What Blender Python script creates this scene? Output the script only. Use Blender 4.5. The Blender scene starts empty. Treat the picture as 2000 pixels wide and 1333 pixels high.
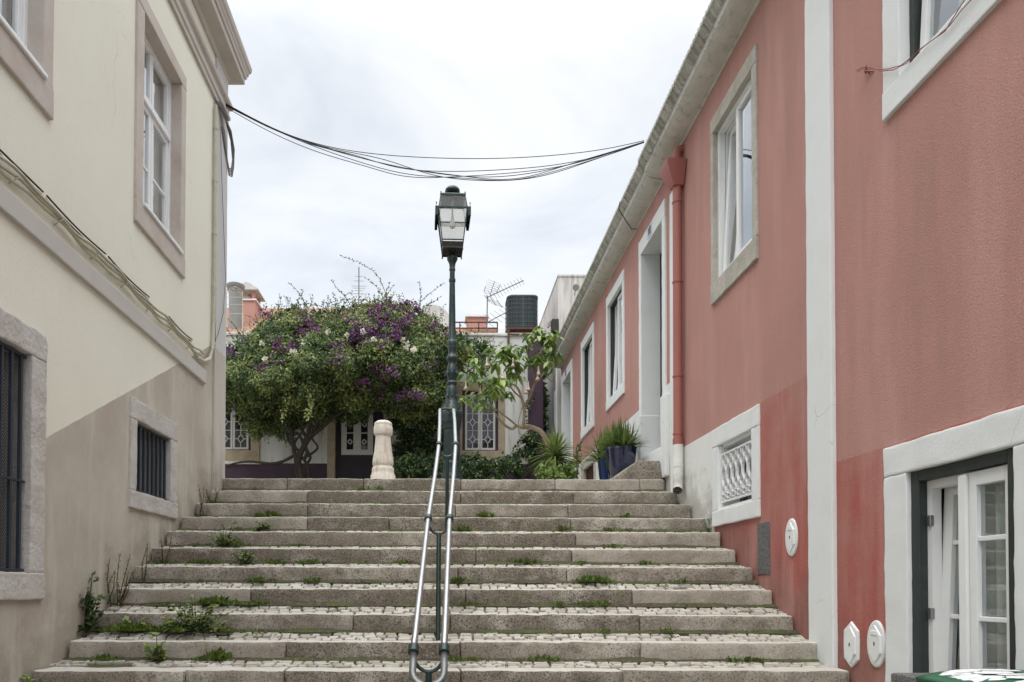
import bpy, bmesh, math, random
import numpy as np
from mathutils import Vector, Matrix, noise
random.seed(7)
S = bpy.context.scene
C = S.collection
R = math.radians
PI = math.pi
EYE = 1.6          # everything is modelled with the eye at z=0 and lifted by EYE at the end
# ------------------------------------------------------------------ camera
F = 1333.0; U0 = 863.0; PITCH = R(1.0); ROLL = R(0.15); V0 = 1147 - F*math.tan(PITCH)
cam = bpy.data.cameras.new("camera"); co = bpy.data.objects.new("camera", cam); C.objects.link(co)
cam.sensor_width = 36; cam.lens = F/2000*36
cam.shift_x = (1000-U0)/2000; cam.shift_y = (V0-666.5)/2000
cam.clip_start = 0.05; cam.clip_end = 2000
co.matrix_world = Matrix.Translation((0, 0, EYE)) @ Matrix.Rotation(R(90)+PITCH, 4, 'X') @ Matrix.Rotation(ROLL, 4, 'Z')
S.camera = co
# ------------------------------------------------------------------ sky and sun
W = bpy.data.worlds.new("World"); S.world = W; W.use_nodes = True
wn = W.node_tree; wn.nodes.clear(); wl = wn.links.new
SUN_EL, SUN_AZ = R(58), R(200)
def wnode(t, **k):
    n = wn.nodes.new(t)
    for a, b in k.items(): setattr(n, a, b)
    return n
sky = wnode('ShaderNodeTexSky', sky_type='NISHITA', sun_disc=False, sun_elevation=SUN_EL, sun_rotation=SUN_AZ)
bg1 = wnode('ShaderNodeBackground'); wl(sky.outputs[0], bg1.inputs[0]); bg1.inputs[1].default_value = 0.05
tc = wnode('ShaderNodeTexCoord'); mp = wnode('ShaderNodeMapping'); mp.inputs['Scale'].default_value = (1.1, 1.1, 2.6)
mp.inputs['Rotation'].default_value = (0.2, 0.1, 0.9)
wl(tc.outputs['Generated'], mp.inputs[0])
nz = wnode('ShaderNodeTexNoise'); nz.inputs['Scale'].default_value = 2.3; nz.inputs['Detail'].default_value = 7; nz.inputs['Roughness'].default_value = .55; nz.inputs['Distortion'].default_value = .5
wl(mp.outputs[0], nz.inputs['Vector'])
cr = wnode('ShaderNodeValToRGB'); cr.color_ramp.elements[0].position = .33; cr.color_ramp.elements[0].color = (.66, .68, .70, 1)
cr.color_ramp.elements[1].position = .62; cr.color_ramp.elements[1].color = (.95, .945, .925, 1)
e = cr.color_ramp.elements.new(.47); e.color = (.81, .825, .83, 1)
wl(nz.outputs[0], cr.inputs[0])
sx = wnode('ShaderNodeSeparateXYZ'); wl(tc.outputs['Generated'], sx.inputs[0])
mr = wnode('ShaderNodeMapRange'); mr.interpolation_type = 'SMOOTHSTEP'; mr.inputs[1].default_value = .60; mr.inputs[2].default_value = .95; mr.inputs[3].default_value = .93; mr.inputs[4].default_value = 4.5
wl(sx.outputs['Z'], mr.inputs[0])
bg2 = wnode('ShaderNodeBackground'); wl(cr.outputs[0], bg2.inputs[0]); wl(mr.outputs[0], bg2.inputs[1])
ad = wnode('ShaderNodeAddShader'); wl(bg1.outputs[0], ad.inputs[0]); wl(bg2.outputs[0], ad.inputs[1])
wo = wnode('ShaderNodeOutputWorld'); wl(ad.outputs[0], wo.inputs[0])
sl = bpy.data.lights.new("sun", 'SUN'); sl.energy = 1.2; sl.angle = R(25); sl.color = (1, .965, .92)
so = bpy.data.objects.new("sun", sl); C.objects.link(so)
so.rotation_euler = (R(90)-SUN_EL, 0, PI-SUN_AZ+PI)
so.rotation_euler = (R(34), 0, R(-22))
S.view_settings.view_transform = 'Standard'; S.view_settings.look = 'None'
S.view_settings.exposure = 0.08; S.view_settings.gamma = 1.0
S.view_settings.use_curve_mapping = False
S.cycles.max_bounces = 8; S.cycles.transparent_max_bounces = 16
S.cycles.use_denoising = True
# ------------------------------------------------------------------ pixel helper: a real point on a real plane
def ray(u, v):
    x = (u-U0)/F; y = (V0-v)/F
    xr = x*math.cos(ROLL)-y*math.sin(ROLL); yr = x*math.sin(ROLL)+y*math.cos(ROLL)
    return (xr, math.cos(PITCH)-yr*math.sin(PITCH), math.sin(PITCH)+yr*math.cos(PITCH))
def P(u, v, Y):
    d = ray(u, v); t = Y/d[1]; return Vector((d[0]*t, Y, d[2]*t))
XR, XL, YF = 3.05, -3.02, 18.0
def gz(y): return 1.475+.085*(y-9.3)          # rising ground of the upper landing
# ------------------------------------------------------------------ materials
MATS = {}
def mat(name, col, rough=.85, layers=(), bumps=(), metal=0.0, spec=.4, zone=None, trans=0.0, coat=0.0, crack=None):
    """layers: (colour, noise scale, lo, hi, detail, amount, stretch) mixed over the base; bumps: (scale, strength, kind)"""
    m = bpy.data.materials.new(name); m.use_nodes = True; nt = m.node_tree; N = nt.nodes; L = nt.links.new
    b = N['Principled BSDF']; b.inputs['Roughness'].default_value = rough; b.inputs['Metallic'].default_value = metal
    b.inputs['Specular IOR Level'].default_value = spec; b.inputs['Coat Weight'].default_value = coat
    tcn = N.new('ShaderNodeTexCoord'); src = tcn.outputs['Object']
    rgb = N.new('ShaderNodeRGB'); rgb.outputs[0].default_value = (*col, 1); cur = rgb.outputs[0]
    if zone: cur = zone(nt, cur, src)
    for (c, sc, lo, hi, det, amt, st) in layers:
        mpp = N.new('ShaderNodeMapping'); L(src, mpp.inputs[0]); mpp.inputs['Scale'].default_value = st
        mpp.inputs['Location'].default_value = (sc*.37, sc*.11, 1.3)
        n = N.new('ShaderNodeTexNoise'); n.inputs['Scale'].default_value = sc; n.inputs['Detail'].default_value = det; n.inputs['Roughness'].default_value = .62
        L(mpp.outputs[0], n.inputs['Vector'])
        r = N.new('ShaderNodeMapRange'); r.inputs[1].default_value = lo; r.inputs[2].default_value = hi; r.inputs[3].default_value = 0; r.inputs[4].default_value = amt
        L(n.outputs[0], r.inputs[0])
        mx = N.new('ShaderNodeMix'); mx.data_type = 'RGBA'; L(r.outputs[0], mx.inputs[0]); L(cur, mx.inputs[6]); mx.inputs[7].default_value = (*c, 1); cur = mx.outputs[2]
    if crack:
        sc, wd, cc, thr = crack
        wn_ = N.new('ShaderNodeTexNoise'); wn_.inputs['Scale'].default_value = 3.0; wn_.inputs['Detail'].default_value = 5; L(src, wn_.inputs['Vector'])
        vm = N.new('ShaderNodeVectorMath'); vm.operation = 'MULTIPLY_ADD'; L(wn_.outputs[1], vm.inputs[0]); vm.inputs[1].default_value = (.35, .35, .35); L(src, vm.inputs[2])
        vo = N.new('ShaderNodeTexVoronoi'); vo.feature = 'DISTANCE_TO_EDGE'; vo.inputs['Scale'].default_value = sc; L(vm.outputs[0], vo.inputs['Vector'])
        k1 = N.new('ShaderNodeMapRange'); k1.inputs[1].default_value = 0; k1.inputs[2].default_value = wd; k1.inputs[3].default_value = .75; k1.inputs[4].default_value = 0; L(vo.outputs[0], k1.inputs[0])
        n2 = N.new('ShaderNodeTexNoise'); n2.inputs['Scale'].default_value = .9; n2.inputs['Detail'].default_value = 3; L(src, n2.inputs['Vector'])
        k2 = N.new('ShaderNodeMapRange'); k2.inputs[1].default_value = thr; k2.inputs[2].default_value = thr+.06; L(n2.outputs[0], k2.inputs[0])
        mx = N.new('ShaderNodeMix'); mx.data_type = 'RGBA'; L(mathn(nt, 'MULTIPLY', k1.outputs[0], k2.outputs[0]), mx.inputs[0]); L(cur, mx.inputs[6]); mx.inputs[7].default_value = (*cc, 1); cur = mx.outputs[2]
    L(cur, b.inputs['Base Color'])
    nrm = None
    for (sc, stg, kind) in bumps:
        if kind == 'v': n = N.new('ShaderNodeTexVoronoi'); n.inputs['Scale'].default_value = sc; o = n.outputs[0]
        else: n = N.new('ShaderNodeTexNoise'); n.inputs['Scale'].default_value = sc; n.inputs['Detail'].default_value = 4; o = n.outputs[0]
        L(src, n.inputs['Vector'])
        bp = N.new('ShaderNodeBump'); bp.inputs['Strength'].default_value = stg; bp.inputs['Distance'].default_value = .35/sc if sc > 3 else .03
        L(o, bp.inputs['Height'])
        if nrm: L(nrm, bp.inputs['Normal'])
        nrm = bp.outputs[0]
    if nrm: L(nrm, b.inputs['Normal'])
    if trans:
        t = N.new('ShaderNodeBsdfTranslucent'); L(cur, t.inputs[0]); ms = N.new('ShaderNodeMixShader'); ms.inputs[0].default_value = trans
        L(b.outputs[0], ms.inputs[1]); L(t.outputs[0], ms.inputs[2]); L(ms.outputs[0], N['Material Output'].inputs[0])
    MATS[name] = m; return m
def mathn(nt, op, a, bv, c=None):
    n = nt.nodes.new('ShaderNodeMath'); n.operation = op
    for i, x in enumerate((a, bv, c)):
        if x is None: continue
        if isinstance(x, (int, float)): n.inputs[i].default_value = x
        else: nt.links.new(x, n.inputs[i])
    return n.outputs[0]
def zmix(nt, fac, a, colr):
    mx = nt.nodes.new('ShaderNodeMix'); mx.data_type = 'RGBA'; nt.links.new(fac, mx.inputs[0])
    nt.links.new(a, mx.inputs[6]); mx.inputs[7].default_value = (*colr, 1); return mx.outputs[2]
def wob(nt, src, sc, amp):
    n = nt.nodes.new('ShaderNodeTexNoise'); n.inputs['Scale'].default_value = sc; nt.links.new(src, n.inputs['Vector'])
    return mathn(nt, 'MULTIPLY', mathn(nt, 'SUBTRACT', n.outputs[0], .5), amp)
def grime(nt, cur, src, colr=(.20, .17, .13), amt=.6):   # splash dirt climbing with the steps
    s = nt.nodes.new('ShaderNodeSeparateXYZ'); nt.links.new(src, s.inputs[0])
    ln = mathn(nt, 'MINIMUM', mathn(nt, 'MULTIPLY_ADD', s.outputs[1], .503, -.62-.503*5.1), 1.55)
    n = nt.nodes.new('ShaderNodeTexNoise'); n.inputs['Scale'].default_value = 3.4; n.inputs['Detail'].default_value = 8; n.inputs['Roughness'].default_value = .7; nt.links.new(src, n.inputs['Vector'])
    d = mathn(nt, 'SUBTRACT', mathn(nt, 'SUBTRACT', s.outputs[2], ln), mathn(nt, 'MULTIPLY', mathn(nt, 'SUBTRACT', n.outputs[0], .42), 1.5))
    k = nt.nodes.new('ShaderNodeMapRange'); k.inputs[1].default_value = .30; k.inputs[2].default_value = -.05; k.inputs[3].default_value = 0; k.inputs[4].default_value = amt; nt.links.new(d, k.inputs[0])
    return zmix(nt, k.outputs[0], cur, colr)
def zone_pink(nt, cur, src):                  # stronger repainted red on the lower wall, stepped at the strip
    s = nt.nodes.new('ShaderNodeSeparateXYZ'); nt.links.new(src, s.inputs[0])
    th = mathn(nt, 'MULTIPLY_ADD', mathn(nt, 'GREATER_THAN', s.outputs[1], 5.4), .80, .975)
    d = mathn(nt, 'ADD', mathn(nt, 'SUBTRACT', th, s.outputs[2]), wob(nt, src, 7, .035))
    k = nt.nodes.new('ShaderNodeMapRange'); k.inputs[1].default_value = -.003; k.inputs[2].default_value = .004; nt.links.new(d, k.inputs[0])
    near = mathn(nt, 'LESS_THAN', s.outputs[1], 7.75)
    return grime(nt, zmix(nt, mathn(nt, 'MULTIPLY', k.outputs[0], near), cur, (.36, .095, .078)), src, (.17, .10, .08), .6)
def zone_cream(nt, cur, src):                 # beige painted base whose top edge climbs with the steps
    s = nt.nodes.new('ShaderNodeSeparateXYZ'); nt.links.new(src, s.inputs[0])
    ln = mathn(nt, 'MULTIPLY_ADD', s.outputs[1], .549, 1.11-.549*5.15)
    ln = mathn(nt, 'MINIMUM', ln, 3.15)
    d = mathn(nt, 'ADD', mathn(nt, 'SUBTRACT', ln, s.outputs[2]), wob(nt, src, 5, .02))
    k = nt.nodes.new('ShaderNodeMapRange'); k.inputs[1].default_value = -.003; k.inputs[2].default_value = .003; nt.links.new(d, k.inputs[0])
    return grime(nt, zmix(nt, k.outputs[0], cur, (.405, .36, .305)), src, (.20, .17, .13), .5)
V1 = (1, 1, 1); ST = (1, 1, .13)
mat('cream', (.74, .735, .63), .9, [((.66, .65, .54), 1.1, .4, .75, 5, .5, V1), ((.74, .74, .66), 3, .5, .75, 5, .45, ST), ((.48, .46, .38), 14, .62, .8, 4, .25, ST), ((.40, .38, .32), 90, .60, .72, 2, .45, V1)], [(90, .5, 'n'), (200, .4, 'n')], zone=zone_cream, crack=(.55, .0022, (.30, .28, .22), .57))
mat('quoin', (.50, .50, .485), .9, [((.60, .60, .58), 2, .45, .7, 4, .5, ST)], [(90, .25, 'n')], zone=zone_cream)
mat('band', (.50, .485, .455), .9, [((.42, .40, .37), 3, .45, .75, 4, .5, V1)], [(90, .25, 'n')])
mat('pink', (.43, .226, .195), .92, [((.38, .205, .17), 1.1, .42, .68, 5, .8, V1), ((.53, .315, .28), 2.6, .48, .76, 5, .65, ST), ((.32, .19, .16), 4, .54, .78, 6, .65, ST), ((.33, .17, .14), 75, .52, .68, 3, .5, V1), ((.60, .35, .31), 60, .60, .72, 3, .4, V1)], [(85, .75, 'n'), (190, .6, 'n')], zone=zone_pink, crack=(.6, .0028, (.24, .12, .10), .56))
mat('white_wall', (.70, .71, .69), .9, [((.55, .55, .52), 1.6, .45, .75, 5, .6, V1), ((.45, .43, .38), 6, .6, .85, 6, .5, ST), ((.36, .34, .27), 22, .66, .8, 5, .4, V1)], [(80, .5, 'n'), (180, .4, 'n')], zone=grime)
mat('white_old', (.58, .58, .56), .9, [((.40, .40, .37), 1.5, .42, .68, 6, .85, ST), ((.20, .20, .17), 4, .52, .74, 6, .8, (2, 2, .2))], [(50, .5, 'n')])
mat('white_trim', (.71, .735, .735), .8, [((.66, .665, .65), 3, .48, .75, 5, .6, V1), ((.55, .53, .47), 8, .6, .8, 6, .45, ST), ((.34, .32, .27), 30, .66, .82, 4, .5, V1)], [(70, .35, 'n'), (170, .3, 'n')], crack=(1.1, .005, (.30, .28, .24), .58))
mat('stone_trim', (.44, .42, .37), .9, [((.31, .285, .23), 4, .42, .7, 6, .8, V1), ((.58, .55, .49), 9, .5, .75, 5, .5, V1), ((.15, .13, .10), 45, .62, .75, 4, .6, V1)], [(30, .6, 'n'), (110, .6, 'v')])
mat('stone_pink', (.50, .455, .41), .8, [((.41, .35, .29), 3, .42, .7, 6, .7, V1), ((.56, .52, .48), 7, .5, .75, 5, .5, V1), ((.25, .19, .15), 30, .64, .78, 4, .5, V1)], [(60, .3, 'n')])
mat('stone_grey', (.50, .48, .455), .85, [((.38, .35, .32), 5, .42, .7, 6, .6, V1), ((.22, .19, .17), 40, .63, .78, 4, .5, V1)], [(25, .7, 'n'), (110, .4, 'v')])
mat('cornice_grey', (.53, .53, .49), .9, [((.47, .46, .41), 2, .42, .7, 6, .8, V1), ((.68, .67, .64), 6, .5, .75, 5, .5, V1), ((.20, .19, .155), 9, .54, .74, 7, .75, V1)], [(30, .6, 'n')])
mat('gutter', (.50, .50, .455), .9, [((.20, .195, .16), 2.2, .40, .60, 6, .8, (.5, 7, .5)), ((.62, .62, .58), 3.1, .5, .7, 5, .7, (.5, 9, .5)), ((.08, .08, .06), 3.7, .56, .68, 6, .7, (.6, 6, .6))], [(30, .6, 'n')])
mat('cornice_left', (.47, .44, .40), .85, [((.37, .34, .30), 3, .42, .7, 6, .6, V1)], [(60, .3, 'n')])
def stepmat(name, k):  # k: how much lichen the block carries
    mat(name, (.41, .375, .32), .85, [((.48, .445, .39), 1.1, .45, .65, 4, .8, V1), ((.21, .178, .14), 1.9, .46-.1*k, .62-.1*k, 8, .35+.6*k, V1), ((.15, .13, .10), 8, .56-.13*k, .80-.12*k, 9, .4+.45*k, V1), ((.05, .043, .034), 75, .57-.08*k, .66-.07*k, 6, .45+.4*k, V1), ((.56, .53, .475), 38, .58, .72, 5, .5, V1), ((.11, .135, .05), 3.1, .62-.04*k, .78, 6, .3+.3*k, V1)], [(35, .5, 'n'), (120, .45, 'n')])
stepmat('step_clean', 0.35); stepmat('step_mid', .7); stepmat('step_stone', 1.0)
mat('step_top', (.46, .44, .39), .85, [((.40, .37, .32), 6, .45, .7, 6, .7, V1)], [(60, .4, 'n')])
mat('cobble_a', (.385, .365, .32), .8, [((.36, .33, .28), 9, .45, .7, 5, .7, V1), ((.14, .12, .09), 60, .62, .78, 4, .6, V1)], [(70, .4, 'n')])
mat('cobble_b', (.30, .28, .24), .8, [((.28, .25, .21), 9, .45, .7, 5, .7, V1)], [(70, .4, 'n')])
mat('cobble_c', (.44, .42, .37), .8, [((.42, .38, .32), 9, .45, .7, 5, .7, V1)], [(70, .4, 'n')])
mat('dirt', (.06, .048, .035), .95, [((.06, .085, .02), 5, .42, .6, 5, .8, V1), ((.16, .12, .08), 22, .5, .7, 5, .6, V1)], [(60, .8, 'n')])
mat('asphalt', (.16, .155, .145), .9, [((.26, .25, .23), 3, .4, .7, 6, .7, V1)], [(40, .6, 'v')])
mat('frame_white', (.76, .775, .775), .45, [((.60, .61, .61), 5, .5, .8, 4, .4, V1)], [(200, .05, 'n')])
mat('frame_old', (.55, .54, .52), .6, [((.30, .24, .20), 18, .58, .72, 5, .8, V1)], [(80, .4, 'n')])
mat('frame_green', (.028, .036, .034), .5, [((.045, .055, .05), 8, .5, .7, 4, .6, V1)], [(90, .2, 'n')])
mat('door_green', (.02, .045, .04), .5, [], [(60, .15, 'n')])
mat('iron_blue', (.022, .032, .045), .45, [((.05, .06, .07), 25, .55, .75, 4, .6, V1)], [(90, .2, 'n')], spec=.5)
mat('lamp_green', (.009, .026, .023), .38, [((.03, .055, .05), 12, .5, .75, 5, .7, V1), ((.07, .08, .075), 60, .66, .8, 3, .5, V1)], [(70, .25, 'n')], spec=.5)
mat('steel', (.42, .43, .435), .42, [((.34, .34, .33), 9, .5, .72, 6, .7, V1), ((.20, .16, .12), 40, .66, .76, 4, .6, V1)], [(300, .05, 'n')], metal=1.0)
mat('galvanised', (.20, .215, .21), .5, [((.10, .10, .095), 14, .5, .72, 5, .7, V1)], [(120, .2, 'n')], metal=.75)
mat('pipe_pink', (.335, .125, .105), .55, [((.30, .105, .085), 6, .45, .7, 5, .5, ST)], [(80, .12, 'n')])
mat('purple', (.038, .018, .034), .6, [((.06, .035, .05), 3, .5, .8, 5, .6, V1)], [(70, .3, 'n')])
mat('purple_dark', (.022, .016, .024), .6, [((.04, .03, .04), 3, .5, .8, 5, .6, V1)], [(70, .2, 'n')])
mat('ochre_stone', (.36, .30, .21), .85, [((.26, .20, .13), 4, .42, .7, 6, .7, V1), ((.45, .40, .31), 8, .5, .75, 5, .5, V1), ((.12, .09, .07), 30, .64, .8, 4, .5, V1)], [(50, .4, 'n')])
mat('tile_roof', (.34, .185, .125), .9, [((.22, .13, .095), 3, .4, .7, 6, .7, V1), ((.46, .28, .20), 11, .5, .75, 5, .6, V1), ((.09, .08, .06), 14, .62, .8, 5, .6, V1)], [(40, .4, 'n')])
mat('pink_far', (.50, .27, .225), .9, [((.45, .22, .17), 2, .45, .75, 5, .5, V1)], [(50, .3, 'n')])
mat('grey_pipe', (.28, .29, .28), .8, [((.20, .21, .20), 3, .45, .75, 5, .6, V1)], [(50, .4, 'n')])
mat('grille_grey', (.27, .27, .27), .5, [((.05, .05, .05), 150, .47, .53, 1, .85, V1)], [(200, .8, 'v')], metal=.5)
mat('marble', (.66, .62, .54), .7, [((.48, .41, .31), 5, .46, .70, 7, .7, (2, 2, .5)), ((.36, .23, .12), 3.2, .58, .74, 6, .7, (3, 3, .4)), ((.22, .20, .17), 38, .58, .70, 5, .6, V1)], [(22, .5, 'n'), (80, .5, 'n')])
mat('cable_black', (.02, .02, .022), .6); mat('cable_cream', (.50, .47, .36), .7, [((.36, .33, .25), 9, .5, .7, 4, .6, V1)]); mat('cable_grey', (.16, .15, .14), .7); mat('wire_red', (.25, .085, .065), .6)
mat('glaze_blue', (.005, .009, .03), .12, [((.008, .018, .075), 3, .45, .7, 4, .8, V1)], [(8, .05, 'n')], spec=.6, coat=.6)
mat('glaze_light', (.010, .032, .12), .25, [((.015, .05, .17), 3, .45, .7, 4, .6, V1)], spec=.5)
mat('soil', (.04, .03, .02), .95)
mat('bark', (.040, .032, .025), .9, [((.022, .017, .013), 8, .42, .65, 6, .8, (1, 1, .3)), ((.085, .075, .06), 20, .56, .75, 5, .5, V1)], [(25, .8, 'n')])
mat('bark_pale', (.30, .24, .16), .85, [((.19, .15, .10), 7, .42, .65, 6, .7, V1), ((.36, .31, .23), 18, .56, .75, 5, .5, V1)], [(30, .6, 'n')])
mat('bin_green', (.010, .105, .045), .4, [((.02, .07, .04), 5, .5, .75, 5, .7, V1)], [(90, .15, 'n')], spec=.5)
mat('sticker_white', (.72, .74, .76), .6, [((.45, .50, .50), 20, .5, .7, 4, .6, V1)]); mat('sticker_red', (.45, .05, .05), .6); mat('sticker_blue', (.10, .16, .32), .6)
mat('tile_ink', (.02, .03, .08), .5); mat('tile_face', (.55, .58, .62), .3)
mat('rust', (.10, .045, .032), .8, [((.05, .03, .03), 5, .5, .7, 5, .6, V1)], [(60, .4, 'n')])
mat('tank_dark', (.016, .020, .026), .5, [((.035, .04, .045), 6, .5, .75, 5, .7, V1)], [(60, .3, 'n')]); mat('tank_bar', (.06, .085, .09), .5)
mat('curtain', (.80, .82, .78), .9, [((.48, .50, .47), 4, .45, .75, 4, .5, (3, 3, .1))], [], trans=.25)
mat('plaster_in', (.30, .29, .27), .9)
LEAF = dict(d1=(.034, .066, .024), d2=(.078, .130, .045), d3=(.165, .215, .062), d4=(.31, .35, .13), d5=(.20, .14, .09), iv1=(.022, .050, .019), iv2=(.042, .082, .03), lime1=(.19, .29, .06), lime2=(.30, .40, .11), lime3=(.10, .17, .045),
            yu1=(.09, .14, .035), yu2=(.20, .27, .075), moss=(.13, .19, .03), moss2=(.075, .125, .022), dry=(.22, .17, .10), mag=(.155, .045, .165), mag2=(.29, .125, .28), mag3=(.09, .03, .10), peach=(.68, .54, .46), rosew=(.80, .78, .68))
for k, c in LEAF.items(): mat('leaf_'+k, c, .5, [(tuple(x*.65 for x in c), 6, .45, .7, 3, .5, V1)], trans=.28, spec=.35)
def glassmat(name, tint, base, rough=.01, mixw=None):
    m = bpy.data.materials.new(name); m.use_nodes = True; nt = m.node_tree; N = nt.nodes; L = nt.links.new; N.clear()
    t = N.new('ShaderNodeBsdfTransparent'); t.inputs[0].default_value = (*tint, 1)
    g = N.new('ShaderNodeBsdfGlossy'); g.inputs[0].default_value = (.9, .93, .96, 1); g.inputs['Roughness'].default_value = rough
    f = N.new('ShaderNodeLayerWeight'); f.inputs[0].default_value = .5
    a = mathn(nt, 'MULTIPLY_ADD', mathn(nt, 'POWER', f.outputs[1], 2.6), 1.6, base)
    cl = N.new('ShaderNodeClamp'); L(a, cl.inputs[0])
    n = N.new('ShaderNodeTexNoise'); n.inputs['Scale'].default_value = 1.6; b = N.new('ShaderNodeBump'); b.inputs['Strength'].default_value = .25; b.inputs['Distance'].default_value = .012; L(n.outputs[0], b.inputs['Height']); L(b.outputs[0], g.inputs['Normal'])
    tc_ = N.new('ShaderNodeTexCoord'); L(tc_.outputs['Object'], n.inputs['Vector'])
    ms = N.new('ShaderNodeMixShader'); L(cl.outputs[0], ms.inputs[0]); L(t.outputs[0], ms.inputs[1]); L(g.outputs[0], ms.inputs[2])
    last = ms.outputs[0]
    if mixw:
        tl = N.new('ShaderNodeBsdfTranslucent'); tl.inputs[0].default_value = (.75, .76, .72, 1); m2 = N.new('ShaderNodeMixShader'); m2.inputs[0].default_value = mixw
        L(last, m2.inputs[1]); L(tl.outputs[0], m2.inputs[2]); last = m2.outputs[0]
    o = N.new('ShaderNodeOutputMaterial'); L(last, o.inputs[0]); MATS[name] = m
glassmat('glass', (.86, .9, .9), .05); glassmat('glass_frost', (.96, .96, .93), .02, .1, .3)
def meshmat(name, col, sc, thr):              # woven wire screen: real holes between the wires
    m = bpy.data.materials.new(name); m.use_nodes = True; nt = m.node_tree; N = nt.nodes; L = nt.links.new
    b = N['Principled BSDF']; b.inputs['Base Color'].default_value = (*col, 1); b.inputs['Roughness'].default_value = .5
    tc_ = N.new('ShaderNodeTexCoord'); s = N.new('ShaderNodeSeparateXYZ'); L(tc_.outputs['Object'], s.inputs[0])
    h = mathn(nt, 'ADD', s.outputs[0], s.outputs[1])
    a1 = mathn(nt, 'ABSOLUTE', mathn(nt, 'SINE', mathn(nt, 'MULTIPLY', mathn(nt, 'ADD', h, s.outputs[2]), sc), 0), 0)
    a2 = mathn(nt, 'ABSOLUTE', mathn(nt, 'SINE', mathn(nt, 'MULTIPLY', mathn(nt, 'SUBTRACT', h, s.outputs[2]), sc), 0), 0)
    k = mathn(nt, 'GREATER_THAN', mathn(nt, 'MINIMUM', a1, a2), thr)
    t = N.new('ShaderNodeBsdfTransparent'); ms = N.new('ShaderNodeMixShader'); L(k, ms.inputs[0]); L(b.outputs[0], ms.inputs[1]); L(t.outputs[0], ms.inputs[2]); L(ms.outputs[0], N['Material Output'].inputs[0]); MATS[name] = m
meshmat('screen', (.20, .20, .19), 120, .42)
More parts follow.
